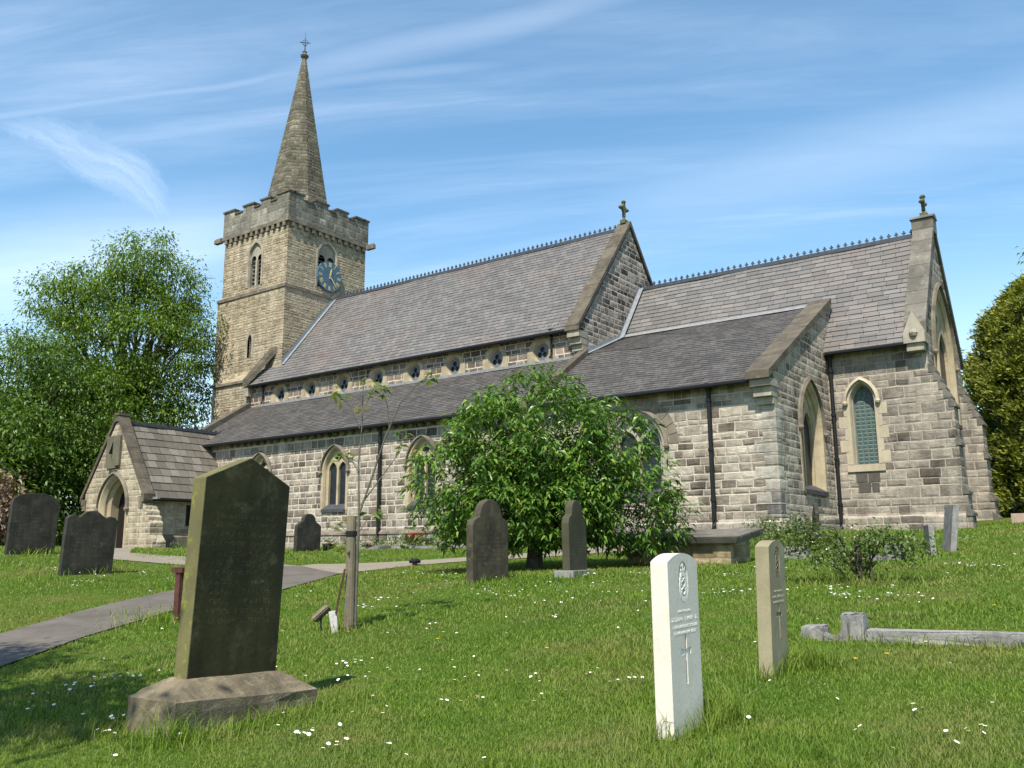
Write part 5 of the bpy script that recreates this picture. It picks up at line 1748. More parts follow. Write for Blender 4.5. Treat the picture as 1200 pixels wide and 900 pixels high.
def clump_tree(label, x, y, lobes, n_clump, per, leaf, crad, mat, trunk_h, group=None, tr=.28, name='deciduous_tree', cat='tree', seed=1, bare=0.0, shell=.45, lean=(0, 0), nlimb=26, bark=None):
    """crown of many leaf clumps scattered through a few lobes; lobes: (dx,dy,z,rx,ry,rz)"""
    global rng
    rng = np.random.default_rng(seed)
    z0 = g1(x, y)
    e = empty(name, (x, y, z0), label, cat, group)
    cs = []
    wts = np.array([l[3] * l[4] * l[5] for l in lobes]) ** .75
    wts /= wts.sum()
    for li, k in zip(lobes, rng.multinomial(n_clump, wts)):
        d = runit(k)
        rr = rng.uniform(shell ** 3, 1, k) ** (1 / 3) * (1 + rng.normal(0, .07, k))
        cs.append(np.array(li[:3]) + d * rr[:, None] * np.array(li[3:]))
    C_ = np.concatenate(cs)
    if bare: C_ = C_[rng.random(len(C_)) > bare]
    k = len(C_)
    cr = crad * rng.uniform(.55, 1.35, k)
    off = np.clip(rng.normal(size=(k, per, 3)), -1.5, 1.5) * np.array([.66, .66, .46])
    P = C_[:, None, :] + off * cr[:, None, None]
    P = P.reshape(-1, 3)
    n = len(P)
    out = off.reshape(-1, 3) + np.array([0, 0, -.25])
    D = out + runit(n) * .8
    D[:, 2] -= .35
    Nn = runit(n) * .55 + np.array([0, 0, 1.0])
    V = leaf_quads(P, D, Nn, leaf * rng.uniform(.6, 1.25, n), leaf * .42 * rng.uniform(.7, 1.2, n), .12)
    np_mesh('crown', V, LEAF_F, mat, e)
    mb = MB()
    top = (lean[0], lean[1], trunk_h)
    mb.tube([(0, 0, -.4), (lean[0] * .3, lean[1] * .3, trunk_h * .4), top], [tr * 1.25, tr, tr * .75], 10)
    sel = C_[rng.choice(k, min(nlimb, k), replace=False)]
    limbs(mb, top, [tuple(s) for s in sel], tr * .45)
    # twigs from the limbs to the clumps
    if nlimb > 10:
        sub = C_[rng.choice(k, min(nlimb * 3, k), replace=False)]
        for s in sub:
            j = sel[np.argmin(((sel - s) ** 2).sum(1))]
            a = Vector(top).lerp(Vector(j), .6)
            mb.tube([a, a.lerp(Vector(s), .5) + Vector((0, 0, .15)), s], [tr * .14, tr * .1, tr * .04], 4, caps=False)
    me = MB.build(mb, 'trunk', bark or M_bark, None, weld=False)
    me.parent = e
    return e

# the tall ash beyond the porch
clump_tree('tall light green ash tree with open crown beside the tower', -40.6, 23.2,
           [(.2, .3, 11.0, 3.7, 3.7, 4.2), (-1.9, -1.5, 10.2, 3.3, 3.3, 3.3), (1.7, 1.5, 9.4, 2.7, 2.9, 3.0), (.6, .5, 13.4, 2.4, 2.6, 2.2), (-1.5, -2.2, 12.2, 1.8, 1.8, 1.6), (-.2, -.6, 6.5, 4.2, 4.2, 2.8), (1.6, 1.4, 6.7, 2.3, 2.3, 2.8)], 400, 150, .20, .74, M_leaf_tree, 5.2, 'trees behind the porch', tr=.3, seed=3, shell=.35, nlimb=40)
clump_tree('darker bushy tree left of the tall ash', -40.4, 18.2,
           [(0, .4, 6.9, 3.2, 3.2, 2.9), (-1.6, -3.0, 6.0, 3.2, 3.2, 2.9), (1.2, 2.0, 6.0, 3.0, 3.0, 2.9), (0, 0, 3.6, 3.8, 4.5, 2.8), (0, 0, .9, 3.5, 4.5, 1.4)], 380, 130, .20, .85, M_leaf_dark, 4.0, 'trees behind the porch', seed=4, shell=.5)
clump_tree('low spreading dark tree at the left edge', -37.6, 14.4,
           [(0, 0, 4.6, 3.0, 3.0, 2.6), (-1.0, 2.6, 3.6, 2.8, 2.8, 2.6), (1.0, 1.0, 2.6, 2.6, 3.0, 2.2)], 210, 90, .22, .75, M_leaf_dark, 2.6, 'trees behind the porch', seed=5, shell=.5, tr=.2)
clump_tree('leafy thicket close behind the porch gable', -38.4, 18.6,
           [(0, 0, 3.0, 2.6, 3.0, 2.9), (-.6, -3.0, 2.8, 2.8, 2.8, 2.8), (1.0, 2.0, 3.4, 2.2, 2.4, 3.2), (0, -1, .8, 3.2, 4.5, 1.2)], 230, 120, .19, .75, M_leaf_dark, 2.0, 'trees behind the porch', seed=6, tr=.15)
clump_tree('low green scrub at the foot of the trees left of the porch', -36.6, 17.9, [(0, 0, .7, 1.6, 2.6, .9), (.4, -2.4, .6, 1.4, 1.6, .8)], 110, 130, .18, .6, M_leaf_dark, .4, name='shrub', cat='bush', seed=77, tr=.05, nlimb=6)
clump_tree('distant tree top showing above the nave ridge', -37.8, 47.0,
           [(0, 0, 15.2, 2.6, 2.6, 3.2), (0, 0, 11, 4, 4, 4)], 120, 60, .32, .9, M_leaf_tree, 8, 'distant trees beyond the church', seed=9)
clump_tree('distant tree rising behind the golden conifer', -2.6, 52.0,
           [(0, 0, 13.6, 1.6, 1.6, 2.6), (0, 0, 9, 3.6, 3.6, 4), (-3.5, 0, 6.0, 3, 3, 3.5)], 150, 70, .3, .9, M_leaf_tree, 8, 'distant trees beyond the church', seed=10)
clump_tree('broad tree far behind the tall ash', -62, 30, [(0, 0, 7.5, 5, 5, 5), (2, 1, 5, 5, 5, 4)], 120, 90, .36, 1.3, M_leaf_dark, 5, 'distant trees beyond the church', seed=22)

# golden conifer at the right edge
def conifer():
    global rng
    rng = np.random.default_rng(31)
    x, y = -1.9, 36.4
    e = empty('conifer', (x, y, g1(x, y)), 'broad golden green conifer beside the east end', 'tree')
    H, rad = 8.5, 3.45
    n = 5200
    t = rng.random(n) ** .8
    a = rng.uniform(0, 2 * math.pi, n)
    def prof(t): return rad * np.where(t < .38, .90 + .26 * t, np.sqrt(np.maximum(0, 1 - ((t - .38) / .63) ** 2.3)))
    kc = 620
    ta, aa, oa = rng.random(kc) ** .8, rng.uniform(0, 2 * math.pi, kc), rng.normal(0, .055, kc)
    ci = rng.integers(0, kc, n)
    t = np.clip(ta[ci] + rng.normal(0, .020, n), 0, 1)
    a = aa[ci] + rng.normal(0, .065, n)
    r = prof(t) * (1 + oa[ci]) * (1.02 - 1.1 * np.abs(a - aa[ci])) * rng.uniform(.95, 1.02, n)
    C_ = np.stack([r * np.cos(a), r * np.sin(a), -.5 + t * (H + .6)], 1)
    per = 18
    outd = np.stack([np.cos(a), np.sin(a), .55 * np.ones(n)], 1)
    off = rng.normal(size=(n, per, 3)) * .10
    P = (C_[:, None, :] + off).reshape(-1, 3)
    D = (outd[:, None, :] + rng.normal(size=(n, per, 3)) * .55).reshape(-1, 3)
    m = len(P)
    V = leaf_quads(P, D, runit(m), rng.uniform(.12, .24, m), rng.uniform(.045, .085, m), 0.0)
    np_mesh('crown', V, LEAF_F, M_leaf_con, e)
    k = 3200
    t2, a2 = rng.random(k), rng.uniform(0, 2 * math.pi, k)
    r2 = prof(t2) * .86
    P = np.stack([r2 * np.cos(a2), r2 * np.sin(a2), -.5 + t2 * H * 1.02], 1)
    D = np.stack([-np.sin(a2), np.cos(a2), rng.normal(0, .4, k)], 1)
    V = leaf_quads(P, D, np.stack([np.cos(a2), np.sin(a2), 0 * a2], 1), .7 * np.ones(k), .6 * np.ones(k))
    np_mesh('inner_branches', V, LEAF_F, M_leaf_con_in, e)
    mb = MB()
    mb.tube([(0, 0, -.3), (0, 0, H * .8)], [.25, .05], 8)
    o = mb.build('trunk', M_bark, None)
    o.parent = e
conifer()

# the big round bush
def bush():
    global rng
    rng = np.random.default_rng(41)
    x, y = -9.15, 13.2
    z0 = g1(x, y)
    e = empty('leafy_bush', (x, y, z0), 'large round glossy green bush with drooping leaves before the church', 'bush')
    lobes = [(0, 0, 1.95, 2.05, 1.9, 1.75), (-1.25, -.95, 1.55, 1.15, 1.15, 1.15), (1.3, .95, 1.45, 1.35, 1.3, 1.2), (.2, .1, 2.75, 1.25, 1.25, 1.1), (-.5, .2, 1.3, 1.9, 1.8, 1.0), (1.75, 1.3, 1.0, 1.0, 1.0, .8), (1.15, .8, 2.3, 1.15, 1.1, .95), (0, 0, 1.0, 2.1, 2.0, .75), (-.75, -.4, 2.45, 1.0, 1.0, .95)]
    n_s = 3900
    wts = np.array([l[3] * l[5] for l in lobes]); wts /= wts.sum()
    C_, O_ = [], []
    for l, k in zip(lobes, rng.multinomial(n_s, wts)):
        d = runit(k)
        rr = rng.uniform(.55, 1.04, k) ** .6
        C_.append(np.array(l[:3]) + d * rr[:, None] * np.array(l[3:]))
        O_.append(d)
    C_, O_ = np.concatenate(C_), np.concatenate(O_)
    k = 1300
    d = runit(k)
    C_ = np.concatenate([C_, np.array([.1, .05, 1.6]) + d * rng.uniform(.1, .95, k)[:, None] * np.array([1.75, 1.6, 1.35])])
    O_ = np.concatenate([O_, d])
    C_ = C_ * np.array([.88, .88, .95])
    keep = C_[:, 2] > .26 + .22 * rng.random(len(C_))
    C_, O_ = C_[keep], O_[keep]
    gap = np.sin(C_[:, 0] * 3.9 + 1) * np.sin(C_[:, 1] * 3.6) * np.sin(C_[:, 2] * 4.4 + .5) + rng.normal(0, .12, len(C_))
    keep = gap > -.22
    C_, O_ = C_[keep], O_[keep]
    n = len(C_)
    per = 7
    ang = rng.uniform(0, 2 * math.pi, (n, 1)) + np.arange(per)[None, :] * 2.4
    ax = O_ * .5 + np.array([0, 0, .35])
    D = np.stack([np.cos(ang), np.sin(ang), -.34 + rng.normal(0, .3, (n, per))], -1) + (O_ * np.array([.75, .75, .2]))[:, None, :]
    P = C_[:, None, :] + D * .02 + rng.normal(0, .045, (n, per, 3))
    P, D = P.reshape(-1, 3), D.reshape(-1, 3)
    m = len(P)
    Nn = np.array([0, 0, 1.0]) + rng.normal(0, .35, (m, 3))
    V = leaf_quads(P, D, Nn, rng.uniform(.085, .235, m), rng.uniform(.036, .062, m), .24)
    np_mesh('crown', V, LEAF_F, M_leaf_bush, e)
    mb = MB()
    mb.tube([(-.05, 0, -.3), (0, 0, .5), (.05, .05, 1.1)], [.17, .13, .11], 9)
    tips = C_[rng.choice(n, 60, replace=False)] * np.array([.85, .85, .9])
    limbs(mb, (.03, .03, .8), [tuple(t) for t in tips], .035)
    o = mb.build('trunk', M_bark, None, weld=False)
    o.parent = e
bush()

# staked sapling
def sapling():
    global rng
    rng = np.random.default_rng(51)
    x, y = -6.8, 6.5
    z0 = g1(x, y)
    e = empty('sapling', (x + .05, y + .02, z0), 'thin young sapling with sparse leaves tied to a wooden stake', 'tree')
    # branch tips were read off in metres in the plane facing the viewer: (sideways, height)
    ux, uy = .805, .593
    def T(s, h, d=0.0): return (s * ux - d * uy, s * uy + d * ux, h)
    mb = MB()
    br = [([(0, -.1), (0, .5), (.005, 1.15)], .016, .014), ([(.005, 1.15), (-.02, 1.7), (.0, 2.1), (-.005, 2.55)], .012, .004),
          ([(.005, 1.15), (.14, 1.55), (.27, 1.95), (.42, 2.3), (.62, 2.52), (.80, 2.56)], .011, .004), ([(.02, 1.25), (.2, 1.5), (.38, 1.75), (.45, 2.0)], .008, .003),
          ([(.0, 1.0), (-.12, 1.1), (-.26, 1.02)], .007, .003), ([(-.01, 2.05), (-.12, 2.3), (-.27, 2.42)], .006, .003), ([(.0, 2.2), (.08, 2.38), (.14, 2.5)], .005, .002),
          ([(-.01, 1.6), (-.1, 1.72), (-.19, 1.78)], .006, .003), ([(.3, 2.05), (.28, 2.3), (.2, 2.5)], .005, .002), ([(.0, .95), (.1, 1.12), (.2, 1.18)], .006, .003), ([(.0, .85), (-.1, .8), (-.2, .82)], .006, .003)]
    tips = []
    for k, (pts, ra, rb) in enumerate(br):
        q = [T(s, h, .04 * math.sin(k * 2.1) * i) for i, (s, h) in enumerate(pts)]
        mb.tube(q, [ra + (rb - ra) * i / (len(q) - 1) for i in range(len(q))], 6)
        if k: tips.append(q[-1]); tips.append(tuple(np.mean([q[-1], q[-2]], 0)))
    o = mb.build('trunk', M_barkg, None, weld=False)
    o.parent = e
    Pl, Dl = [], []
    for t in tips:
        for _ in range(7):
            a = rng.uniform(0, 2 * math.pi)
            Pl.append(np.array(t) + rng.normal(0, .03, 3))
            Dl.append([math.cos(a), math.sin(a), rng.uniform(-.5, .35)])
    P, D = np.array(Pl), np.array(Dl)
    m = len(P)
    V = leaf_quads(P, D, np.array([0, 0, 1.]) + rng.normal(0, .4, (m, 3)), rng.uniform(.09, .15, m), rng.uniform(.032, .05, m), .15)
    np_mesh('crown', V, LEAF_F, M_leaf_sap, e)
    # stake
    s = MB()
    sx, sy = x, y - .02
    s.tube([(sx, sy, z0 - .3), (sx, sy, z0 + .6), (sx - .01, sy + .005, z0 + 1.14)], [.053, .051, .05], 12)
    o = s.build('tree_stake', M_stake, None, loc=(sx, sy, z0))
    tag(o, 'grey round wooden stake holding up the thin sapling', 'stake')
    s = MB()
    s.lathe((sx - .008, sy + .004, z0 + .93), [(.056, 0), (.062, .005), (.062, .05), (.056, .055)], 12)
    o = s.build('tie', M_iron, bpy.data.objects[o.name])
M_leaf_sap = leaf_mat('sapling_leaves', [(0, (.08, .13, .025)), (.7, (.14, .19, .04)), (1, (.26, .19, .06))], trans=.4)
M_stake = stone('weathered_stake_wood', (.17, .14, .095), (.27, .225, .155), dark=(.08, .075, .05), dark_amt=.5, scale=5, bump=.006, streak=.5)
sapling()

# little planted spade and tag beside the stake, red-brown post by the path
def small_things():
    x, y = -6.82, 6.33
    z0 = g1(x, y)
    e = empty('garden_spade', (x, y, z0), 'small spade with thin red shaft stuck in the grass by the stake', 'spade')
    mb = MB()
    mb.tube([(.03, .06, .62), (.0, .02, .35), (-.015, 0, .18)], .010, 6)
    o = mb.build('handle', M_redwood, None); o.parent = e
    bm = bmesh.new()
    bmesh.ops.create_cube(bm, size=1)
    for v in bm.verts:
        v.co = Vector((v.co.x * .085, v.co.y * .012, v.co.z * .24))
        if v.co.z < 0: v.co.x *= .72
    bmesh.ops.bevel(bm, geom=bm.edges[:], offset=.003, segments=1, affect='EDGES')
    bm_obj('blade', bm, M_steel, e, (-.03, -.01, .09), (R(-12), R(-10), R(35)))
    x, y = -7.05, 6.33
    z0 = g1(x, y)
    e = empty('memorial_plaque', (x, y, z0), 'small wooden plaque tilted on a short black spike in the grass', 'plaque')
    mb = MB()
    mb.tube([(0, 0, -.1), (0, 0, .15)], .009, 6)
    o = mb.build('spike', M_iron, None); o.parent = e
    bm = bmesh.new()
    bmesh.ops.create_cube(bm, size=1)
    for v in bm.verts: v.co = Vector((v.co.x * .20, v.co.y * .10, v.co.z * .055))
    bmesh.ops.bevel(bm, geom=bm.edges[:], offset=.012, segments=2, affect='EDGES')
    bm_obj('board', bm, M_stake, e, (.0, .0, .175), (R(-25), R(-42), R(36)))
    x, y = -9.62, 6.40
    z0 = g1(x, y)
    e = empty('bollard', (x, y, z0), 'short dark red wooden post with flat cap beside the path', 'bollard')
    mb = MB()
    mb.box(-.045, .045, -.045, .045, -.3, .56)
    o = mb.build('post', M_redwood, None); o.parent = e
    mb = MB()
    mb.box(-.105, .105, -.06, .06, .56, .62)
    o = mb.build('cap', M_redwood, None); o.parent = e
    x, y = -13.1, 14.35
    mb = MB()
    mb.lathe((0, 0, -.02), [(.05, 0), (.05, .06), (.12, .07), (.13, .12), (.08, .16), (0, .17)], 10)
    o = mb.build('path_light', M_iron, None)
    o.location = (x, y, g1(x, y))
    tag(o, 'small black knob-like lamp at the edge of the pale path', 'path lamp')
M_redwood = plain('dark_red_wood', (.075, .025, .018), rough=.65, var=.4, scale=14)
M_steel = plain('dull_steel', (.32, .31, .30), rough=.5, var=.25, scale=20)
small_things()

# flowers at the foot of the aisle wall
def flower_bunch(name, x, y, label, cols, n, sp, h, pot=None):
    e = empty(name, (x, y, g1(x, y)), label, 'flowers')
    rr = np.random.default_rng(int(abs(x * 77)))
    P = rr.normal(0, 1, (n, 3)) * np.array([sp, sp * .7, h * .25]) + np.array([0, 0, h])
    mats = [plain('petals', c, rough=.6, var=.15) for c in cols]
    mb = MB()
    for i, p in enumerate(P):
        k = i % len(cols)
        for a in range(5):
            t = a * 2 * math.pi / 5 + i
            d = Vector((math.cos(t), math.sin(t), .3))
            s_ = Vector((-math.sin(t), math.cos(t), 0)) * .028
            c = Vector(p)
            mb.face([c, c + d * .035 + s_, c + d * .065, c + d * .035 - s_], k)
    o = mb.build('blooms', mats, None, weld=False); o.parent = e
    m = n * 4
    Q = rr.normal(0, 1, (m, 3)) * np.array([sp, sp * .8, h * .3]) + np.array([0, 0, h * .5])
    V = leaf_quads(Q, rr.normal(0, 1, (m, 3)) + np.array([0, 0, .8]), rr.normal(0, 1, (m, 3)), np.full(m, .12), np.full(m, .035))
    np_mesh('leaves', V, LEAF_F, M_leaf_rose, e)
    if pot:
        mb = MB()
        for dx in pot:
            mb.lathe((dx, 0, -.03), [(.06, 0), (.075, .16), (.09, .2), (.08, .2), (0, .17)], 10)
        o = mb.build('pot', M_iron, None); o.parent = e
flower_bunch('flower_bunch', -18.15, 19.75, 'bunch of bright red flowers below the aisle wall', [(.72, .02, .03), (.6, .012, .03)], 60, .20, .32)
flower_bunch('flower_bunch', -18.15, 17.9, 'small posy of white and pink flowers on a flat slab', [(.75, .72, .68), (.72, .35, .4)], 18, .10, .13)
flower_bunch('flower_bunch', -18.75, 17.0, 'white flowers in two black pots right of the small dark headstone', [(.78, .76, .7)], 18, .13, .26, pot=(-.12, .12))
flower_bunch('flower_bunch', -17.2, 18.4, 'single tiny white posy lying on the slabs', [(.8, .78, .74)], 7, .05, .09)
def low_plants(name, pts, label, h, seed):
    r2 = np.random.default_rng(seed)
    cx, cy = np.mean([p[0] for p in pts]), np.mean([p[1] for p in pts])
    Q, D = [], []
    for (x, y, k, s) in pts:
        q = r2.normal(0, 1, (k, 3)) * np.array([s, s * .5, 0])
        q[:, 0] += x; q[:, 1] += y
        q[:, 2] = gz(q[:, 0], q[:, 1]) + r2.uniform(0, h, k)
        Q.append(q)
    Q = np.concatenate(Q); m = len(Q)
    D = r2.normal(0, .6, (m, 3)) + np.array([0, 0, .9])
    V = leaf_quads(Q, D, r2.normal(0, 1, (m, 3)), r2.uniform(.08, .18, m), r2.uniform(.025, .045, m), .1)
    o = np_mesh(name, V, LEAF_F, M_leaf_rose)
    tag(o, label, 'plants', kind='stuff')
low_plants('border_plants', [(-19.6, 21.4, 260, .5), (-18.3, 21.6, 300, .5), (-17.2, 21.2, 260, .4), (-16.0, 21.2, 300, .5), (-21.0, 21.8, 160, .4), (-22.6, 21.9, 140, .5), (-15.0, 21.4, 200, .5)], 'low border plants along the foot of the aisle wall', .28, 61)
low_plants('border_plants', [(-29.3, 20.6, 220, .5), (-28.6, 21.6, 200, .4), (-29.8, 19.6, 120, .3)], 'low border plants in the corner beside the porch', .3, 62)

# sprawling rose bush on the right
def rose():
    global rng
    rng = np.random.default_rng(71)
    x, y = -3.08, 11.3
    e = empty('rose_bush', (x, y, g1(x, y)), 'low sprawling rose bush with small white blossom', 'bush')
    ux, uy = .9, .43
    mb = MB()
    mb.tube([(0, 0, -.1), (.02, 0, .3), (.0, .0, .52)], [.045, .04, .03], 8)
    tips = [(-1.05, .62), (-.8, .5), (-.95, .33), (-.6, .58), (-.5, .3), (.55, .5), (.78, .42), (.62, .3), (.3, .56), (-.25, .5), (.1, .5), (-.7, .72), (.15, .2), (-.3, .18)]
    Q = []
    for k, (s, h) in enumerate(tips):
        d = rng.normal(0, .18)
        t = (s * ux - d * uy, s * uy + d * ux, h)
        m_ = (t[0] * .5, t[1] * .5, max(.45, h * .9))
        b0 = rng.normal(0, .06, 2)
        mb.tube([(b0[0], b0[1], rng.uniform(-.05, .3)), tuple(np.array(m_) * np.array([.7, .7, 1.0]) + rng.normal(0, .04, 3)), t], [.012, .009, .004], 5)
        Q += [np.array([b0[0] * 3, b0[1] * 3, rng.uniform(.05, .6)]) + rng.normal(0, .10, 3) for _ in range(26)]
        for f in np.linspace(.3, 1, 9):
            p = np.array(m_) * (1 - f) + np.array(t) * f
            Q += [p + rng.normal(0, .075, 3) for _ in range(19)]
    o = mb.build('stem', M_bark, None, weld=False); o.parent = e
    Q = np.array(Q); m = len(Q)
    V = leaf_quads(Q, runit(m), np.array([0, 0, 1.]) + rng.normal(0, .5, (m, 3)), rng.uniform(.04, .07, m), rng.uniform(.022, .035, m), .1)
    np_mesh('leaves', V, LEAF_F, M_leaf_rose, e)
    B = Q[rng.choice(m, 70, replace=False)] + rng.normal(0, .03, (70, 3))
    V = leaf_quads(B, runit(70), runit(70), np.full(70, .024), np.full(70, .02))
    np_mesh('blossom', V, LEAF_F, plain('white_blossom', (.7, .68, .6), rough=.6), e)
rose()
# wall-side shrub at the chapel corner
clump_tree('small pale shrub growing against the chapel corner', -6.6, 18.6, [(0, 0, .35, .55, .4, .35), (-.4, -.2, .3, .4, .35, .3)], 34, 26, .075, .14, M_leaf_rose, .2, name='shrub', cat='bush', seed=73, tr=.03, nlimb=8)

# brown heap of cuttings at the far left
clump_tree('brown heap of dead cuttings under the left trees', -28.3, 12.25, [(0, 0, 1.1, .7, .6, 1.1)], 45, 60, .2, .45, leaf_mat('dead_leaves', [(0, (.10, .06, .035)), (1, (.24, .16, .10))], trans=.1), .3, name='brush_heap', cat='heap', seed=74, tr=.05, nlimb=8)

clump_tree('leafy tree outside the view that shades the grass at lower left', -5.4, -.5, [(-1.0, .1, 5.6, 1.5, .55, .7), (.5, -.2, 5.5, 1.0, .5, .6), (-2.6, .6, 5.7, .9, .6, .7)], 70, 60, .18, .42, M_leaf_dark, 3.6, seed=35, tr=.12, nlimb=8)
mb = MB()
mb.box(-3.6, 4.5, 29.3, 29.6, .3, 1.03)
tag(mb.build('stone_edging', stone('pinkish_edging_stone', (.34, .24, .19), (.42, .33, .26), scale=2, bump=.008), None, loc=(.4, 29.4, .6)), 'low pinkish stone edging in front of the conifer', 'edging')

# ------------------------------------------------------------------ grass and daisies
def grass():
    r2 = np.random.default_rng(81)
    N = 430000
    a, b = 2.6, 31.0
    p = 1.45
    u = r2.random(N)
    d = (a ** (1 - p) + u * (b ** (1 - p) - a ** (1 - p))) ** (1 / (1 - p))
    az = R(-36.19) + R(39) * (2 * r2.random(N) - 1)
    x, y = d * np.sin(az), d * np.cos(az)
    ok = ~(in_poly(x, y, PATH_A) | in_poly(x, y, PATH_B) | in_poly(x, y, PATH_C))
    ok &= ~((y > 22.3) & (x < -7.8)) & ~((y > 27.1) & (x < -4.2)) & ~((x < -30.7) & (y > 18.5))
    ok &= ~((x > -5.02) & (x < -4.49) & (y > 2.99) & (y < 4.11))
    x, y, d = x[ok], y[ok], d[ok]
    n = len(x)
    # clumps: growth varies from place to place
    g = .5 + .25 * np.sin(x * 1.7 + np.sin(y * 1.3) * 2) + .25 * np.sin(y * 2.3 + np.sin(x * 1.9) * 2)
    h = (.014 + .018 * g) * r2.uniform(.6, 1.5, n) * (1 + d / 30)
    w = np.maximum(.0026, d * .0008) * r2.uniform(.7, 1.3, n)
    # longer tufts left by the mower round the stones
    tx, ty, th, tw = [], [], [], []
    for (cx, cy, sx, sy, k, hh) in [(-1.98, 4.1, .10, .24, 420, .13), (-1.9, 4.38, .06, .10, 260, .17), (-2.15, 5.85, .09, .24, 380, .12), (-2.0, 6.1, .10, .12, 300, .15), (-4.62, 3.0, .30, .10, 420, .10), (-4.35, 3.5, .10, .5, 600, .09),
                                    (-4.45, 2.95, .10, .08, 200, .17), (-9.65, 6.3, .5, .3, 500, .12), (-7.8, 10.0, .1, .4, 260, .10), (-6.6, 11.0, .15, .4, 220, .10), (-1.5, 7.1, .9, .1, 500, .09), (-3.1, 11.2, .5, .3, 500, .14), (-15, 8, .3, .6, 220, .14), (-19, 9, .3, .6, 150, .16),
                                    (-6.85, 6.45, .12, .12, 160, .09), (-7.2, 15, 1.1, .25, 300, .12)]:
        tx.append(r2.normal(cx, sx, k)); ty.append(r2.normal(cy, sy, k)); th.append(hh * r2.uniform(.4, 1.4, k)); tw.append(np.full(k, max(.004, math.hypot(cx, cy) * .0008)))
    x = np.concatenate([x] + tx); y = np.concatenate([y] + ty); h = np.concatenate([h] + th); w = np.concatenate([w] + tw)
    bad = (x > -5.02) & (x < -4.49) & (y > 2.99) & (y < 4.11)
    bad |= (x > -2.03) & (x < -1.95) & (y > 3.92) & (y < 4.3)
    x, y, h, w = x[~bad], y[~bad], h[~bad], w[~bad]
    n = len(x)
    z = gz(x, y) - .004
    an = r2.uniform(0, 2 * math.pi, n)
    side = np.stack([np.cos(an), np.sin(an), 0 * an], 1) * w[:, None]
    lean = np.stack([np.cos(an + 1.57), np.sin(an + 1.57), 0 * an], 1) * (h * r2.uniform(.3, 1.5, n))[:, None]
    B = np.stack([x, y, z], 1)
    up = np.array([0, 0, 1.0])
    M_ = B + lean * .35 + up * (h * .6)[:, None]
    T = B + lean + up * (h * r2.uniform(.8, 1.0, n))[:, None]
    V = np.stack([B - side * .5, B + side * .5, M_ + side * .38, M_ - side * .38, T], 1)
    mt = M_grass
    o = np_mesh('grass', V, [(0, 1, 2, 3), (3, 2, 4)], mt)
    tag(o, 'mown green churchyard grass', 'grass', kind='stuff')
def grass_mat():
    mt, nt, b = new_mat('grass_blades')
    g = nt.new('ShaderNodeNewGeometry')
    co = obj_co(nt)
    rnd = g.outputs['Random Per Island']
    col = nt.ramp(rnd, [(0, (.09, .145, .018)), (.45, (.135, .205, .028)), (.8, (.175, .245, .038)), (.93, (.23, .265, .065)), (1, (.30, .26, .13))])
    n = nt.noise(co, .8, 5, .65)
    n2 = nt.noise(nt.vm('ADD', co, (3, 5, 1)), 2.2, 4, .6)
    col = nt.mix(nt.mr(n, .45, .64, 0, .75), col, (.235, .215, .085))
    col = nt.mix(nt.mr(n2, .35, .6, .45, 0), col, (.07, .165, .02))
    nt.put(b.inputs['Base Color'], col)
    b.inputs['Roughness'].default_value = .65
    b.inputs['Specular IOR Level'].default_value = .12
    tr = nt.new('ShaderNodeBsdfTranslucent')
    nt.put(tr.inputs['Color'], nt.mix(1.0, col, (1.5, 1.5, .6), 'MULTIPLY'))
    ms = nt.new('ShaderNodeMixShader')
    ms.inputs[0].default_value = .35
    nt.t.links.new(b.outputs[0], ms.inputs[1])
    nt.t.links.new(tr.outputs[0], ms.inputs[2])
    out = [q for q in nt.t.nodes if q.type == 'OUTPUT_MATERIAL'][0]
    nt.t.links.new(ms.outputs[0], out.inputs['Surface'])
    return mt
M_grass = grass_mat()
grass()

M_petal = plain('daisy_petals', (.80, .79, .76), rough=.6, var=.04)
M_eye = plain('daisy_eye', (.60, .42, .04), rough=.7, var=.1)
M_yellow = plain('dandelion_yellow', (.72, .50, .02), rough=.7, var=.15)
def daisy_mesh(name, petal, eye, r=.0105, n=12):
    mb = MB()
    mb.tube([(0, 0, 0), (.004, .002, .03), (.003, 0, .055)], .0012, 4, 2, caps=False)
    c = Vector((.003, 0, .056))
    for k in range(n):
        t = 2 * math.pi * k / n
        d = Vector((math.cos(t), math.sin(t), .12))
        s = Vector((-math.sin(t), math.cos(t), 0)) * r * .27
        mb.face([c + d * r * .2, c + d * r * .75 + s, c + d * r, c + d * r * .75 - s], 0)
    mb.lathe((c.x, c.y, c.z), [(r * .36, 0), (r * .28, r * .2), (0, r * .3)], 8, 1)
    me = bpy.data.meshes.new(name)
    me.from_pydata(mb.v, [], mb.f)
    me.polygons.foreach_set('material_index', mb.mi)
    for m_ in (petal, eye, M_leaf_rose): me.materials.append(m_)
    return me
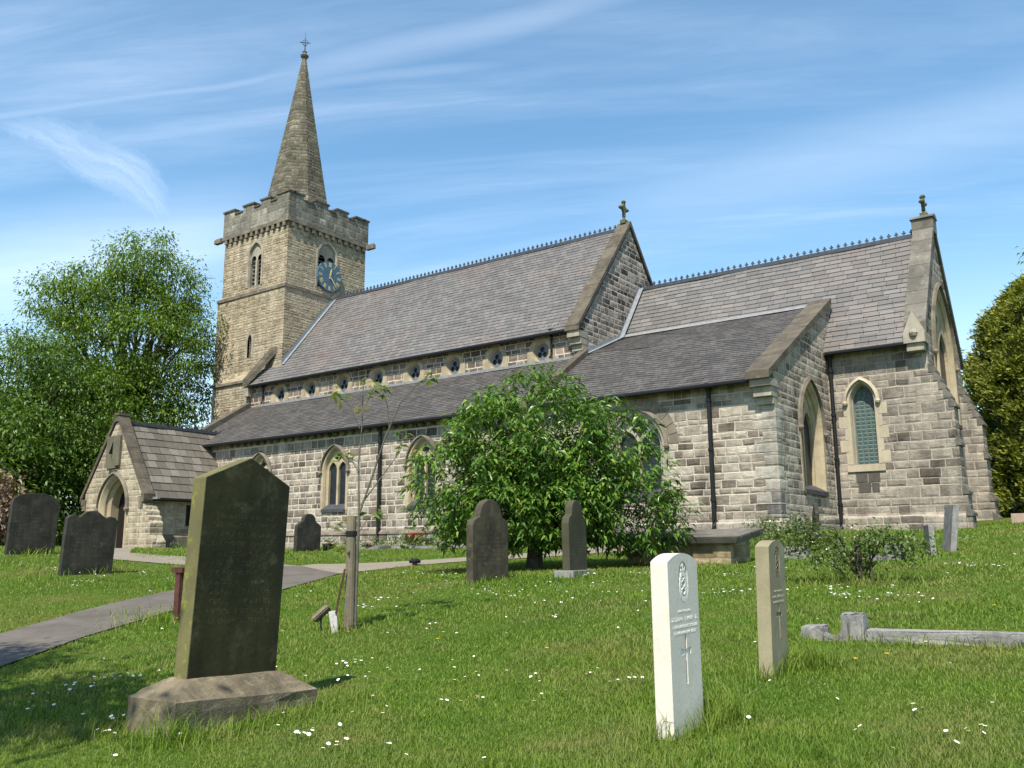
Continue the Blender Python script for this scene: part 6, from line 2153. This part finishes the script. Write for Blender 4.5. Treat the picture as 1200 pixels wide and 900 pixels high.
def daisies():
    r2 = np.random.default_rng(91)
    me = daisy_mesh('daisy', M_petal, M_eye)
    # clusters seen on the turf: (x, y, spread, count)
    CL = DAISY
    pts = []
    for (x, y, s, k) in CL:
        for _ in range(k):
            pts.append((x + r2.normal(0, s), y + r2.normal(0, s)))
    for _ in range(150):
        d, a = r2.uniform(3.6, 12), R(-36.19) + R(33) * r2.uniform(-1, 1)
        pts.append((d * math.sin(a), d * math.cos(a)))
    pts = [p for p in pts if not (in_poly(p[0], p[1], PATH_A) or in_poly(p[0], p[1], PATH_B) or in_poly(p[0], p[1], PATH_C))
           and not (-5.05 < p[0] < -4.45 and 2.95 < p[1] < 4.15)]
    pts.sort(key=lambda p: math.hypot(*p))
    near, far = pts[:290], pts[290:]
    for i, (x, y) in enumerate(near):
        o = bpy.data.objects.new('daisy', me)
        COL.objects.link(o)
        o.location = (x, y, g1(x, y))
        s = r2.uniform(.8, 1.25)
        o.scale = (s, s, r2.uniform(.7, 1.15))
        o.rotation_euler = (r2.normal(0, .25), r2.normal(0, .25), r2.uniform(0, 6.28))
        tag(o, 'small white daisy with yellow eye in the mown grass', 'daisy', 'white daisies in the churchyard grass')
    if far:
        V = []
        for x, y in far:
            z = g1(x, y) + r2.uniform(.05, .075)
            r = .013 * (1 + .012 * math.hypot(x, y)) * r2.uniform(.8, 1.2)
            a0 = r2.uniform(0, 6)
            V.append([(x + r * math.cos(a0 + t), y + r * math.sin(a0 + t), z + r2.normal(0, .003)) for t in np.linspace(0, 2 * math.pi, 8, endpoint=False)])
        o = np_mesh('daisy_patches', np.array(V), [tuple(range(8))], M_petal)
        tag(o, 'scattered white daisies farther off in the grass', 'daisies', kind='stuff')
    me2 = daisy_mesh('dandelion', M_yellow, M_yellow, r=.018, n=18)
    for x, y in YELLOW:
        o = bpy.data.objects.new('dandelion', me2)
        COL.objects.link(o)
        o.location = (x, y, g1(x, y))
        tag(o, 'yellow dandelion flower in the mown grass', 'dandelion', 'yellow dandelions in the churchyard grass')
DAISY = [(-6.73, 3.93, 0.16, 16), (-6.72, 3.53, 0.13, 9), (-6.15, 3.1, 0.07, 6), (-5.23, 3.1, 0.06, 4), (-5.19, 3.24, 0.03, 3), (-4.62, 3.07, 0.13, 7), (-4.98, 2.86, 0.07, 4), (-5.28, 5.1, 0.08, 12), (-4.92, 4.63, 0.11, 9), (-4.12, 4.14, 0.03, 3), (-3.78, 3.27, 0.05, 8), (-3.33, 3.12, 0.05, 6), (-3.16, 3.27, 0.07, 4), (-3.53, 4.21, 0.07, 6), (-3.48, 4.32, 0.04, 5), (-4.51, 5.08, 0.17, 7), (-4.0, 4.91, 0.09, 7), (-3.61, 5.02, 0.13, 7), (-2.97, 4.38, 0.12, 4), (-3.24, 5.29, 0.06, 5), (-2.85, 5.1, 0.12, 7), (-5.93, 6.38, 0.16, 6), (-5.87, 6.87, 0.15, 5), (-7.88, 8.01, 0.12, 7), (-7.48, 7.4, 0.13, 6), (-5.32, 7.4, 0.09, 8), (-5.03, 7.43, 0.06, 4), (-6.89, 8.96, 0.19, 8), (-10.91, 11.82, 0.57, 14), (-8.94, 9.25, 0.2, 7), (-10.88, 12.47, 0.47, 10), (-8.72, 10.58, 0.31, 7), (-8.18, 9.21, 0.26, 7), (-6.71, 8.64, 0.11, 5), (-5.77, 9.66, 0.2, 8), (-5.19, 9.06, 0.14, 6), (-6.29, 9.49, 0.12, 5), (-4.2, 7.81, 0.09, 4), (-6.14, 11.34, 0.1, 5), (-6.5, 10.65, 0.11, 5), (-4.04, 9.64, 0.16, 10), (-4.09, 9.39, 0.1, 6), (-4.61, 9.64, 0.06, 4), (-2.98, 9.86, 0.23, 18), (-2.65, 9.47, 0.16, 14), (-2.29, 9.32, 0.11, 8), (-2.03, 9.41, 0.07, 7), (-2.45, 13.84, 0.11, 12), (-2.19, 13.26, 0.08, 7), (-1.88, 13.19, 0.1, 6), (-3.22, 20.26, 0.33, 8), (-2.04, 15.61, 0.14, 5), (-2.7, 9.33, 0.08, 6), (-4.61, 13.1, 0.12, 8), (-4.8, 11.61, 0.18, 9), (-4.98, 13.04, 0.12, 6), (-12.16, 7.66, 0.16, 8), (-11.86, 7.21, 0.1, 5), (-15.49, 8.16, 0.24, 14), (-15.2, 7.65, 0.14, 8), (-13.73, 7.39, 0.14, 12), (-14.28, 7.97, 0.12, 9), (-16.33, 7.69, 0.11, 5), (-14.35, 8.69, 0.18, 6), (-13.62, 8.95, 0.11, 4), (-0.76, 4.51, 0.04, 5), (-1.12, 4.88, 0.03, 3), (-1.21, 4.33, 0.02, 3), (-0.64, 4.58, 0.02, 2), (-0.89, 4.45, 0.03, 2), (-9.04, 16.53, 0.15, 4), (-15.96, 15.46, 0.23, 5), (-8.07, 10.18, 0.33, 8), (-6.18, 8.76, 0.19, 6), (-5.59, 8.6, 0.14, 5), (-9.68, 8.35, 0.15, 4), (-7.13, 6.06, 0.06, 3)]
YELLOW = [(-5.46, 6.38), (-5.28, 6.09), (-1.75, 6.19), (-1.61, 6.43), (-9.47, 6.28), (-1.29, 8.83), (-9.72, 6.45), (-4.05, 5.98)]
daisies()
